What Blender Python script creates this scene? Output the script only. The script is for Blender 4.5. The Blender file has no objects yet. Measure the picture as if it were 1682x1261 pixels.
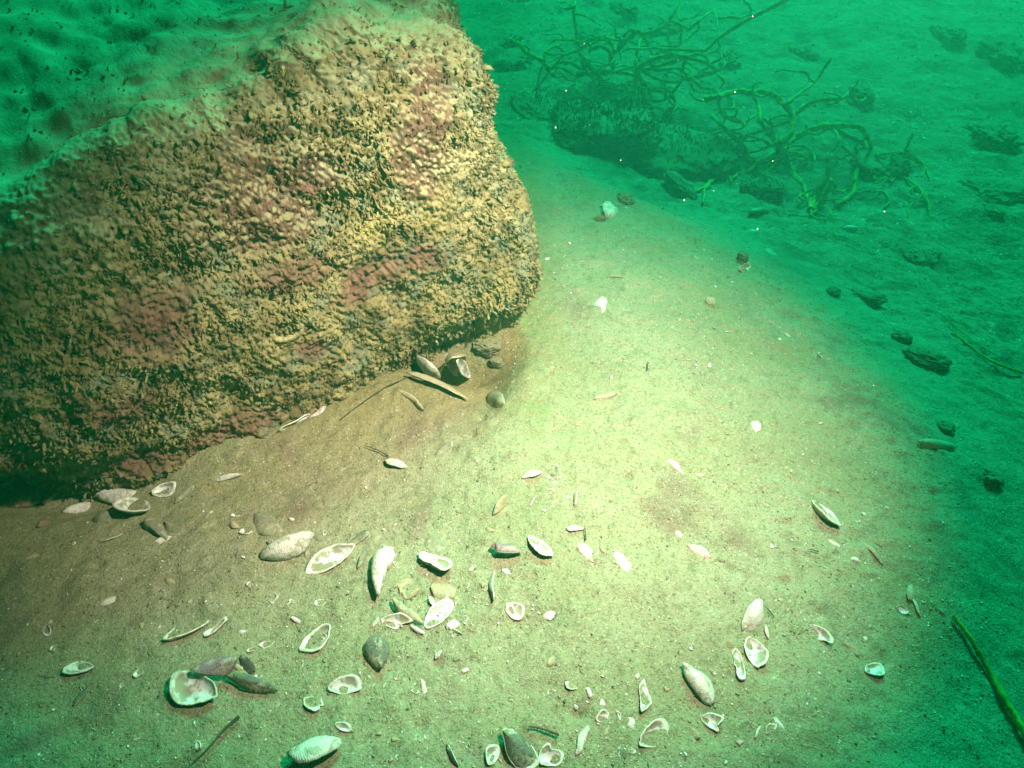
import bpy, math, random
import numpy as np
from mathutils import Vector, Matrix

# ------------------------------------------------------------------ camera, water light, torch
S = bpy.context.scene
C = S.collection
CAM_H = 0.75
TH = math.radians(42.0)
FPX = 1096.0
cd = bpy.data.cameras.new("camera")
cam = bpy.data.objects.new("camera", cd)
C.objects.link(cam)
cam.location = (0, 0, CAM_H)
cam.rotation_euler = (math.pi / 2 - TH, 0, 0)
cd.sensor_width = 36.0
cd.lens = 36.0 * FPX / 1682.0
cd.clip_start = 0.01
cd.clip_end = 200
S.camera = cam

SUN_EL, SUN_AZ = math.radians(41), math.radians(18)     # azimuth from +Y towards +X
w = bpy.data.worlds.new("World")
S.world = w
w.use_nodes = True
nt = w.node_tree
for n in list(nt.nodes):
    nt.nodes.remove(n)
out = nt.nodes.new("ShaderNodeOutputWorld")
bg = nt.nodes.new("ShaderNodeBackground")
sky = nt.nodes.new("ShaderNodeTexSky")
sky.sky_type = 'NISHITA'
sky.sun_disc = False
sky.sun_elevation = SUN_EL
sky.sun_rotation = SUN_AZ
mul = nt.nodes.new("ShaderNodeMix")
mul.data_type = 'RGBA'
mul.blend_type = 'MULTIPLY'
mul.inputs['Factor'].default_value = 1.0
mul.inputs['B'].default_value = (0.004, 0.62, 0.22, 1)   # daylight that has come down through green water
nt.links.new(sky.outputs[0], mul.inputs['A'])
nt.links.new(mul.outputs['Result'], bg.inputs['Color'])
bg.inputs['Strength'].default_value = 0.03
nt.links.new(bg.outputs[0], out.inputs[0])

sl = bpy.data.lights.new("sun", 'SUN')
sl.energy = 4.9
sl.angle = math.radians(20)
sl.color = (0.008, 1.0, 0.54)
so = bpy.data.objects.new("sun", sl)
C.objects.link(so)
d = Vector((math.sin(SUN_AZ) * math.cos(SUN_EL), math.cos(SUN_AZ) * math.cos(SUN_EL), math.sin(SUN_EL)))
so.rotation_euler = d.to_track_quat('Z', 'Y').to_euler()

# the diver's torch, held out on the right arm
tl = bpy.data.lights.new("torch", 'SPOT')
tl.energy = 148
tl.color = (1.0, 0.91, 0.73)
tl.spot_size = math.radians(76)
tl.spot_blend = 1.0
tl.shadow_soft_size = 0.028
to = bpy.data.objects.new("torch", tl)
C.objects.link(to)
to.location = (0.36, 0.45, 0.98)
to.rotation_euler = (Vector((0.36, 0.45, 0.98)) - Vector((0.01, 0.78, 0.05))).to_track_quat('Z', 'Y').to_euler()

S.view_settings.view_transform = 'Standard'
S.view_settings.look = 'None'
S.view_settings.exposure = 0.2
S.view_settings.gamma = 1.0
try:
    S.render.engine = 'CYCLES'
    S.cycles.use_denoising = True
    S.cycles.denoiser = 'OPENIMAGEDENOISE'
    S.cycles.max_bounces = 5
    S.cycles.diffuse_bounces = 2
    S.cycles.glossy_bounces = 2
    S.cycles.volume_bounces = 1
    S.cycles.caustics_reflective = False
    S.cycles.caustics_refractive = False
except Exception:
    pass

# ------------------------------------------------------------------ noise
R0 = np.random.RandomState(7)
PERM = R0.permutation(4096)
VAL = R0.rand(4096)

def vn(x, y, z=None, seed=0):
    """value noise, -1..1"""
    x = np.asarray(x, float); y = np.asarray(y, float)
    z = np.zeros_like(x) if z is None else np.asarray(z, float)
    xi = np.floor(x).astype(int); yi = np.floor(y).astype(int); zi = np.floor(z).astype(int)
    fx, fy, fz = x - xi, y - yi, z - zi
    fx = fx * fx * fx * (fx * (fx * 6 - 15) + 10)
    fy = fy * fy * fy * (fy * (fy * 6 - 15) + 10)
    fz = fz * fz * fz * (fz * (fz * 6 - 15) + 10)
    def h(a, b, c):
        return VAL[PERM[(PERM[(PERM[(a + seed * 131) & 4095] + b) & 4095] + c) & 4095]]
    r = 0
    for dx in (0, 1):
        wx = fx if dx else 1 - fx
        for dy in (0, 1):
            wy = fy if dy else 1 - fy
            for dz in (0, 1):
                wz = fz if dz else 1 - fz
                r = r + wx * wy * wz * h(xi + dx, yi + dy, zi + dz)
    return r * 2 - 1

def fbm(x, y, z=None, f=1.0, o=4, g=0.5, seed=0):
    a, s, t = 1.0, 0.0, 0.0
    for k in range(o):
        s = s + a * vn(x * f + 13.7 * k, y * f + 5.1 * k, None if z is None else z * f, seed + k)
        t += a; a *= g; f *= 2.03
    return s / t

def ss(a, b, x):
    t = np.clip((x - a) / (b - a), 0, 1)
    return t * t * (3 - 2 * t)

# ------------------------------------------------------------------ rays from the photograph's pixels
def ray(px, py):
    x = (px - 841) / FPX; v = (630.5 - py) / FPX
    return np.array([x, math.cos(TH) + v * math.sin(TH), -math.sin(TH) + v * math.cos(TH)])

def flat(px, py, z=0.0):
    r = ray(px, py); t = (CAM_H - z) / -r[2]
    return np.array([r[0] * t, r[1] * t])

# edge of the sand bank in the middle of the picture; lower seabed lies beyond it
EDGE = np.array([flat(*p) for p in [(700, 190), (860, 195), (930, 240), (1050, 292), (1150, 325), (1280, 395), (1400, 480), (1520, 590), (1620, 720), (1660, 900), (1650, 1080), (1600, 1300), (1500, 1600)]])
BF = [(-0.62, 0.61), (0.01, 0.95)]

def seg_dist(x, y, P):
    """signed distance to polyline: positive on its left side (beyond the bank)"""
    best = np.full(np.shape(x), 1e9); sg = np.ones(np.shape(x))
    for (ax, ay), (bx, by) in zip(P[:-1], P[1:]):
        dx, dy = bx - ax, by - ay
        L = dx * dx + dy * dy
        t = np.clip(((x - ax) * dx + (y - ay) * dy) / L, 0, 1)
        qx, qy = x - ax - t * dx, y - ay - t * dy
        dd = np.hypot(qx, qy)
        s = np.sign(dx * qy - dy * qx)
        m = dd < best
        best = np.where(m, dd, best); sg = np.where(m, s, sg)
    return best * sg

def ground(x, y):
    x = np.asarray(x, float); y = np.asarray(y, float)
    w1 = 0.02 * vn(x * 6, y * 6, seed=3) + 0.012 * vn(x * 17, y * 17, seed=4)
    dE = seg_dist(x, y, EDGE) + w1
    h = np.zeros_like(x)
    Rr = ss(0.35, 0.8, x)
    h = h - 0.09 * ss(-0.05 - 0.14 * Rr, 0.16 + 0.2 * Rr, dE) - 0.10 * ss(0.1, 0.9, dE)
    h = h - 0.045 * ss(-0.5, 0.0, dE)                      # the bank rounds off towards its edge
    h = h + 0.012 * fbm(x, y, f=2.2, o=3, seed=11)
    h = h + 0.0065 * fbm(x, y, f=11, o=4, g=0.6, seed=21)
    far = ss(0.0, 0.3, dE)
    h = h + far * (0.04 * fbm(x, y, f=2.6, o=4, seed=31) + 0.016 * fbm(x, y, f=12, o=4, g=0.7, seed=33))
    h = h + far * 0.05 * np.clip(y - 1.4, 0, 8) * 0.4
    # sand banked against the boulder foot
    nx, ny = -0.475, 0.88
    db = (x - BF[0][0]) * nx + (y - BF[0][1]) * ny           # >0 behind the face
    along = (x - BF[0][0]) * 0.88 + (y - BF[0][1]) * 0.475
    m = ss(-0.3, 0.05, along) * (1 - ss(0.62, 0.8, along))
    h = h + 0.010 * m * ss(-0.12, 0.0, db)
    # ridge and small hollow where the boulder's corner meets the bank
    def bump(px, py, sx, sy, a, ang=0.0):
        c = flat(px, py); ca, sa = math.cos(ang), math.sin(ang)
        u = (x - c[0]) * ca + (y - c[1]) * sa; v = -(x - c[0]) * sa + (y - c[1]) * ca
        return a * np.exp(-(u / sx) ** 2 - (v / sy) ** 2)
    h = h + bump(755, 592, 0.080, 0.045, -0.085)
    h = h + bump(805, 640, 0.03, 0.05, -0.022, -0.4)
    h = h + bump(868, 640, 0.05, 0.14, 0.022, -0.25)
    h = h + bump(100, 800, 0.16, 0.05, -0.045)
    # small burrow pits
    for (px, py) in [(790, 690), (775, 715), (715, 740), (745, 735), (1030, 780), (1060, 605), (905, 1010), (720, 1090), (1560, 770), (1480, 700), (1300, 935), (300, 870), (690, 1190), (950, 1165), (160, 930)]:
        h = h + bump(px, py, 0.007, 0.006, -0.010)
    # fine crumbly grain
    fine = 0.0024 * fbm(x, y, f=55, o=3, g=0.6, seed=41)
    crumb = np.clip(vn(x * 85, y * 85, seed=44) - 0.35, 0, 1) * 0.005 + np.clip(vn(x * 38, y * 38, seed=46) - 0.45, 0, 1) * 0.008 * ss(-0.1, 0.5, vn(x * 5, y * 5, seed=45))
    near = np.exp(-np.hypot(x, y - 0.8) ** 2 / 4.0)
    return h + (fine + crumb) * near

GU, GV, GK = 1000, 940, 3.9
GX = 12.0 * np.sinh(GK * np.linspace(-1, 1, GU)) / math.sinh(GK)
GY = 0.75 + 12.0 * np.sinh(GK * np.linspace(-1, 1, GV)) / math.sinh(GK)
GXX, GYY = np.meshgrid(GX, GY, indexing='ij')
GZ = ground(GXX, GYY)

def gh(x, y):
    """height of the seabed mesh itself at a point or points"""
    x = np.asarray(x, float); y = np.asarray(y, float)
    u = (np.arcsinh(x * math.sinh(GK) / 12.0) / GK + 1) / 2 * (GU - 1)
    v = (np.arcsinh((y - 0.75) * math.sinh(GK) / 12.0) / GK + 1) / 2 * (GV - 1)
    i = np.clip(np.floor(u).astype(int), 0, GU - 2); j = np.clip(np.floor(v).astype(int), 0, GV - 2)
    a = np.clip((x - GX[i]) / (GX[i + 1] - GX[i]), 0, 1); b = np.clip((y - GY[j]) / (GY[j + 1] - GY[j]), 0, 1)
    return GZ[i, j] * (1 - a) * (1 - b) + GZ[i + 1, j] * a * (1 - b) + GZ[i, j + 1] * (1 - a) * b + GZ[i + 1, j + 1] * a * b

def hit(px, py):
    r = ray(px, py)
    t0, t = 0.2, 0.2
    p = lambda t: (r[0] * t, r[1] * t, CAM_H + r[2] * t)
    while t < 14:
        q = p(t)
        if q[2] < float(gh(q[0], q[1])):
            break
        t0 = t; t += 0.04
    for _ in range(14):
        m = (t0 + t) / 2; q = p(m)
        if q[2] < float(gh(q[0], q[1])): t = m
        else: t0 = m
    q = p(t)
    return Vector((q[0], q[1], float(gh(q[0], q[1]))))

# ------------------------------------------------------------------ helpers
def mesh_np(name, V, F, smooth=True):
    me = bpy.data.meshes.new(name)
    V = np.asarray(V, np.float32); F = np.asarray(F, np.int32)
    k = F.shape[1]
    me.vertices.add(len(V)); me.vertices.foreach_set("co", V.ravel())
    me.loops.add(F.size); me.loops.foreach_set("vertex_index", F.ravel())
    me.polygons.add(len(F))
    me.polygons.foreach_set("loop_start", np.arange(0, F.size, k, dtype=np.int32))
    me.polygons.foreach_set("loop_total", np.full(len(F), k, np.int32))
    me.update(calc_edges=True)
    if smooth:
        me.polygons.foreach_set("use_smooth", np.ones(len(F), bool))
    me.validate()
    return me

def put(name, me, mats=(), parent=None, loc=None):
    o = bpy.data.objects.new(name, me); C.objects.link(o)
    if me is not None:
        for m in (mats if isinstance(mats, (list, tuple)) else [mats]):
            if m.name not in me.materials: me.materials.append(m)
    if parent: o.parent = parent
    if loc is not None: o.location = loc
    return o

def tag(o, label=None, cat=None, group=None, kind=None):
    if label: o['label'] = label
    if cat: o['category'] = cat
    if group: o['group'] = group
    if kind: o['kind'] = kind
    return o

def fattr(me, name, arr):
    a = me.attributes.new(name, 'FLOAT', 'POINT')
    a.data.foreach_set("value", np.asarray(arr, np.float32).ravel())

def gridF(nu, nv, wrap=False):
    i = np.arange(nu - (0 if wrap else 1)); j = np.arange(nv - 1)
    I, J = np.meshgrid(i, j, indexing='ij')
    I2 = (I + 1) % nu
    return np.stack([I * nv + J, I2 * nv + J, I2 * nv + J + 1, I * nv + J + 1], -1).reshape(-1, 4)

class NT:
    def __init__(s, name, rough=0.85, spec=0.2):
        s.m = bpy.data.materials.new(name); s.m.use_nodes = True
        s.t = s.m.node_tree; s.b = s.t.nodes['Principled BSDF']
        s.b.inputs['Roughness'].default_value = rough
        s.b.inputs['Specular IOR Level'].default_value = spec
        s.tc = s.t.nodes.new("ShaderNodeTexCoord").outputs['Object']
    def L(s, a, b): s.t.links.new(a, b)
    def noise(s, sc, det=3, rough=0.55, vec=None, dist=0.0):
        n = s.t.nodes.new("ShaderNodeTexNoise"); n.inputs['Scale'].default_value = sc
        n.inputs['Detail'].default_value = det; n.inputs['Roughness'].default_value = rough
        n.inputs['Distortion'].default_value = dist
        s.L(vec or s.tc, n.inputs['Vector']); return n.outputs['Fac']
    def voro(s, sc, feat='F1', out='Distance', vec=None):
        n = s.t.nodes.new("ShaderNodeTexVoronoi"); n.inputs['Scale'].default_value = sc
        n.feature = feat; s.L(vec or s.tc, n.inputs['Vector']); return n.outputs[out]
    def ramp(s, x, a, b, lo=0.0, hi=1.0):
        n = s.t.nodes.new("ShaderNodeMapRange"); n.interpolation_type = 'SMOOTHSTEP'
        n.inputs['From Min'].default_value = a; n.inputs['From Max'].default_value = b
        n.inputs['To Min'].default_value = lo; n.inputs['To Max'].default_value = hi
        s.L(x, n.inputs['Value']); return n.outputs['Result']
    def mix(s, f, a, b, mode='MIX'):
        n = s.t.nodes.new("ShaderNodeMix"); n.data_type = 'RGBA'; n.blend_type = mode
        if isinstance(f, (int, float)): n.inputs['Factor'].default_value = f
        else: s.L(f, n.inputs['Factor'])
        for k, v in (('A', a), ('B', b)):
            if isinstance(v, tuple): n.inputs[k].default_value = v + (1,)
            else: s.L(v, n.inputs[k])
        return n.outputs['Result']
    def math(s, op, a, b):
        n = s.t.nodes.new("ShaderNodeMath"); n.operation = op
        for i, v in enumerate((a, b)):
            if isinstance(v, (int, float)): n.inputs[i].default_value = v
            else: s.L(v, n.inputs[i])
        return n.outputs[0]
    def attr(s, name):
        n = s.t.nodes.new("ShaderNodeAttribute"); n.attribute_name = name; return n.outputs['Fac']
    def rnd(s):
        return s.t.nodes.new("ShaderNodeObjectInfo").outputs['Random']
    def col(s, c):
        if isinstance(c, tuple): s.b.inputs['Base Color'].default_value = c + (1,)
        else: s.L(c, s.b.inputs['Base Color'])
    def bump(s, h, st=0.5, d=0.002):
        n = s.t.nodes.new("ShaderNodeBump"); n.inputs['Strength'].default_value = st
        n.inputs['Distance'].default_value = d
        s.L(h, n.inputs['Height']); s.L(n.outputs[0], s.b.inputs['Normal'])

# ------------------------------------------------------------------ materials
def sand_material():
    M = NT("sand", 0.95, 0.12)
    a = M.mix(M.ramp(M.noise(3.2, 4), 0.35, 0.68), (0.31, 0.30, 0.185), (0.25, 0.24, 0.135))
    a = M.mix(M.attr("umber"), a, (0.25, 0.20, 0.085))
    a = M.mix(M.ramp(M.noise(5.5, 6, 0.62, dist=0.8), 0.53, 0.70, 0, 0.85), a, (0.21, 0.145, 0.105))     # brown-violet film
    a = M.mix(M.ramp(M.noise(14, 5, 0.7, dist=0.4), 0.52, 0.68, 0, 0.55), a, (0.17, 0.19, 0.10))
    a = M.mix(M.ramp(M.noise(48, 4, 0.7), 0.52, 0.70, 0, 0.6), a, (0.15, 0.14, 0.075))
    a = M.mix(M.ramp(M.noise(55, 4, 0.7, dist=1.5), 0.54, 0.72, 0, 0.5), a, (0.44, 0.43, 0.29))
    a = M.mix(M.ramp(M.noise(190, 3, 0.7), 0.53, 0.70, 0, 0.7), a, (0.11, 0.10, 0.055))
    a = M.mix(M.ramp(M.noise(420, 2, 0.7), 0.55, 0.68, 0, 0.7), a, (0.08, 0.07, 0.045))                  # dark grains
    a = M.mix(M.ramp(M.noise(330, 2, 0.7, dist=1.0), 0.62, 0.70, 0, 0.75), a, (0.66, 0.63, 0.50))        # shell grit
    rough_far = M.attr("beyond")
    dk = M.ramp(M.noise(5.5, 6, 0.72, dist=0.4), 0.47, 0.64, 0, 0.65)
    a = M.mix(M.math('MULTIPLY', dk, rough_far), a, (0.055, 0.06, 0.04))
    a = M.mix(M.math('MULTIPLY', M.ramp(M.noise(34, 5, 0.75, dist=0.5), 0.52, 0.64, 0, 0.55), rough_far), a, (0.05, 0.05, 0.035))
    a = M.mix(M.math('MULTIPLY', M.ramp(M.noise(45, 3, 0.6), 0.66, 0.70, 0, 0.9), rough_far), a, (0.7, 0.66, 0.5))
    a = M.mix(M.math('MULTIPLY', M.attr("moss"), 0.35), a, (0.10, 0.21, 0.04))
    M.col(a)
    h = M.math('ADD', M.noise(300, 4, 0.75), M.math('MULTIPLY', M.noise(75, 4, 0.65), 1.5))
    h = M.math('ADD', h, M.math('MULTIPLY', M.math('MULTIPLY', M.noise(24, 5, 0.7), rough_far), 9.0))
    M.bump(h, 0.8, 0.0032)
    return M.m

def build_ground():
    nu, nv, X, Y, Z = GU, GV, GXX, GYY, GZ
    V = np.stack([X, Y, Z], -1).reshape(-1, 3)
    me = mesh_np("seabed", V, gridF(nu, nv))
    fattr(me, "beyond", ss(-0.1, 0.5, seg_dist(X, Y, EDGE)))
    nx, ny = -0.475, 0.88
    db = (X - BF[0][0]) * nx + (Y - BF[0][1]) * ny
    um = ss(-0.24, -0.03, db + 0.05 * fbm(X, Y, f=7, o=3, seed=14)) * (1 - ss(0.02, 0.14, X))
    fattr(me, "umber", um * (0.35 + 0.55 * ss(-0.5, -0.2, X)))
    c = flat(905, 690)
    ms = np.exp(-(((X - c[0]) / 0.05) ** 2 + ((Y - c[1]) / 0.05) ** 2)) * ss(-0.3, 0.4, fbm(X, Y, f=25, o=3, seed=9))
    fattr(me, "moss", ms)
    return tag(put("seabed", me, sand_material()), kind='structure')
build_ground()

# ------------------------------------------------------------------ the boulder
def catmull(P, n, closed=True):
    P = np.asarray(P, float); m = len(P); out = []
    rng = range(m) if closed else range(m - 1)
    for i in rng:
        if closed: p0, p1, p2, p3 = P[(i - 1) % m], P[i], P[(i + 1) % m], P[(i + 2) % m]
        else: p0, p1, p2, p3 = P[max(i - 1, 0)], P[i], P[i + 1], P[min(i + 2, m - 1)]
        for t in np.linspace(0, 1, n, endpoint=False):
            out.append(0.5 * ((2 * p1) + (-p0 + p2) * t + (2 * p0 - 5 * p1 + 4 * p2 - p3) * t ** 2 + (-p0 + 3 * p1 - 3 * p2 + p3) * t ** 3))
    if not closed: out.append(P[-1])
    return np.array(out)

FOOT = [(0.005, 0.955), (-0.20, 0.828), (-0.40, 0.700), (-0.60, 0.585), (-0.80, 0.545), (-1.05, 0.62), (-1.38, 0.85), (-1.45, 1.3), (-1.15, 1.75), (-0.65, 1.9), (-0.25, 1.7), (-0.08, 1.35), (-0.005, 1.08)]
CEN = np.array([-0.62, 1.22])

def resample(P, n, dens):
    P = np.vstack([P, P[:1]])
    d = np.hypot(*np.diff(P, axis=0).T)
    mid = (P[1:] + P[:-1]) / 2
    wgt = d * dens(mid)
    cs = np.concatenate([[0], np.cumsum(wgt)]); t = np.linspace(0, cs[-1], n, endpoint=False)
    return np.stack([np.interp(t, cs, P[:, 0]), np.interp(t, cs, P[:, 1])], -1)

def boulder_surface():
    fp = catmull(FOOT, 60)
    nu, nv = 1300, 520
    fp = resample(fp, nu, lambda m: 1 + 6 * np.exp(-np.clip(m[:, 1] - 0.62 - 0.5 * (m[:, 0] + 0.6), 0, 9) / 0.15))
    X0 = fp[:, 0][:, None]; Y0 = fp[:, 1][:, None]
    s = np.linspace(0, 1, nv)[None, :]
    # height of the top edge along the footprint
    def top_z(x, y):
        db = np.clip(-0.475 * (x - BF[0][0]) + 0.88 * (y - BF[0][1]), 0, 1)     # distance behind the face
        t = 0.405 + 0.125 * ss(-0.53, -0.12, x - 0.5 * (y - 0.85)) + 0.25 * db - 0.2 * np.clip(db - 0.45, 0, 1)
        t = t - 0.07 * np.exp(-((x + 0.86 + 0.15 * (y - 1.0)) / 0.10) ** 2) * ss(0.70, 0.85, y) * (1 - ss(0.98, 1.2, y))
        t = t + 0.020 * vn(x * 4, y * 4, seed=52) + 0.006 * vn(x * 13, y * 13, seed=53) + 0.004 * vn(x * 40, y * 40, seed=54)
        return t - 0.008 * np.exp(-((x + 0.165 + 0.25 * (y - 0.9)) / 0.035) ** 2)
    zt = top_z(X0, Y0)
    r = 0.12
    z = np.zeros((nu, nv)); k = np.ones((nu, nv))
    a, b = 0.60, 0.78
    zs = -0.12 + (zt - r + 0.12) * np.clip(s / a, 0, 1)
    ang = np.clip((s - a) / (b - a), 0, 1) * (math.pi / 2)
    z = zs + r * np.sin(ang)
    inset = r * (1 - np.cos(ang))
    tt = np.clip((s - b) / (1 - b), 0, 1)
    R = np.hypot(X0 - CEN[0], Y0 - CEN[1])
    k = (1 - inset / R) * (1 - tt ** 1.3 * 0.999)
    X = CEN[0] + (X0 - CEN[0]) * k; Y = CEN[1] + (Y0 - CEN[1]) * k
    # right corner: bulges at mid height, leans back to the left near the top
    wr = ss(-0.28, 0.0, X0) * (1 - tt)
    zz = np.clip(z, 0, 0.6)
    X = X + wr * (0.035 * np.sin(np.clip(zz / 0.34, 0, 1) * math.pi) - 0.055 * ss(0.14, 0.40, zz) - 0.015 * ss(0.35, 0.6, zz))
    # undercut of the face at its foot
    front = (Y0 < 1.1) & (X0 < 0.1)
    uc = ss(0.10, 0.0, z) * np.where(front, 1.0, 0.3)
    depth = 0.004 + 0.05 * np.exp(-((X0 + 0.09) / 0.09) ** 2) + 0.08 * np.exp(-((X0 + 0.70) / 0.12) ** 2)
    X = X + 0.475 * -uc * depth; Y = Y + 0.88 * uc * depth
    bl = ss(0.0, 0.12, tt)
    z = z * (1 - bl) + bl * (top_z(X, Y) + 0.02 * ss(0, 0.4, tt))
    return X, Y, z, s * np.ones_like(X)

def grid_normals(P):
    du = np.roll(P, -1, 0) - np.roll(P, 1, 0)
    dv = np.gradient(P, axis=1)
    n = np.cross(du, dv)
    n /= np.linalg.norm(n, axis=-1, keepdims=True) + 1e-12
    return n

def boulder_masks(P):
    """pigment masks: red crustose patches, yellow sponge, by place on the boulder"""
    x, y, z = P[..., 0], P[..., 1], P[..., 2]
    along = (x - BF[0][0]) * 0.88 + (y - BF[0][1]) * 0.475
    def at_face(px, py):
        r = ray(px, py); t = 0.589 / (-0.34 * r[0] + 0.62 * r[1])
        return (r[0] * t - BF[0][0]) * 0.88 + (r[1] * t - BF[0][1]) * 0.475, CAM_H + r[2] * t
    red = np.zeros_like(x)
    n1 = fbm(x, y, z, f=18, o=4, g=0.6, seed=61)
    for (px, py, sx, sz, a) in [(415, 315, .055, .05, 1.1), (440, 360, .06, .035, 1.0), (500, 290, .05, .03, .8), (690, 240, .045, .06, .8), (715, 170, .035, .05, .75), (690, 300, .03, .03, 1.0), (480, 440, .07, .035, .7), (580, 470, .05, .03, .6), (680, 420, .04, .03, .6), (250, 520, .08, .06, .55), (360, 700, .10, .035, .75), (250, 740, .09, .03, .7), (510, 560, .03, .03, .6), (180, 640, .08, .05, .5), (330, 330, .05, .04, .5), (640, 440, .03, .03, .6), (560, 620, .05, .02, .5)]:
        a0, z0 = at_face(px, py)
        red = np.maximum(red, a * np.exp(-((along - a0) / sx) ** 2 - ((z - z0) / sz) ** 2))
    red = ss(0.18, 0.55, red + 0.38 * n1)
    yel = np.zeros_like(x)
    for (px, py, sx, sz, a) in [(600, 375, .022, .02, 1.3), (590, 200, .012, .01, .9), (800, 480, .05, .03, .75), (850, 520, .04, .04, .6), (740, 500, .05, .04, .5), (625, 350, .03, .02, .7), (700, 350, .05, .03, .45), (330, 680, .04, .03, .4), (480, 500, .03, .025, .6)]:
        a0, z0 = at_face(px, py)
        yel = np.maximum(yel, a * np.exp(-((along - a0) / sx) ** 2 - ((z - z0) / sz) ** 2))
    yel = np.clip(yel + 0.25 * fbm(x, y, z, f=30, o=3, seed=66) * (yel > 0.05), 0, 1)
    return red, yel

def crust_material(name, flake=False):
    M = NT(name, 0.92, 0.15)
    n = M.noise(14, 5, 0.65)
    a = M.mix(M.ramp(n, 0.38, 0.62), (0.23, 0.18, 0.08), (0.38, 0.32, 0.155))
    a = M.mix(M.ramp(M.noise(38, 4, 0.6), 0.46, 0.62, 0, 0.8), a, (0.10, 0.075, 0.04))
    a = M.mix(M.ramp(M.noise(24, 3, 0.6, dist=0.5), 0.52, 0.64, 0, 0.75), a, (0.19, 0.22, 0.15))
    red = M.mix(M.ramp(M.noise(60, 3, 0.6), 0.4, 0.65), (0.13, 0.045, 0.045), (0.26, 0.11, 0.105))
    a = M.mix(M.math('MULTIPLY', M.attr("red"), 0.72), a, red)
    a = M.mix(M.attr("yel"), a, (0.40, 0.34, 0.14))
    if flake:
        sh = M.attr("shade")
        a = M.mix(M.ramp(sh, 0.0, 0.7, 0.5, 0.0), a, (0.11, 0.08, 0.045))
        a = M.mix(M.ramp(sh, 0.75, 1.0, 0.0, 0.25), a, (0.46, 0.39, 0.21))
        a = M.mix(M.attr("silt"), a, (0.31, 0.285, 0.16))
    else:
        a = M.mix(0.25, a, (0.09, 0.065, 0.035))
        a = M.mix(M.attr("silt"), a, M.mix(M.ramp(M.noise(30, 4), 0.4, 0.65), (0.35, 0.33, 0.19), (0.26, 0.235, 0.125)))
    M.col(a)
    M.bump(M.noise(330, 4, 0.75), 0.7, 0.003)
    return M.m

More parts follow.
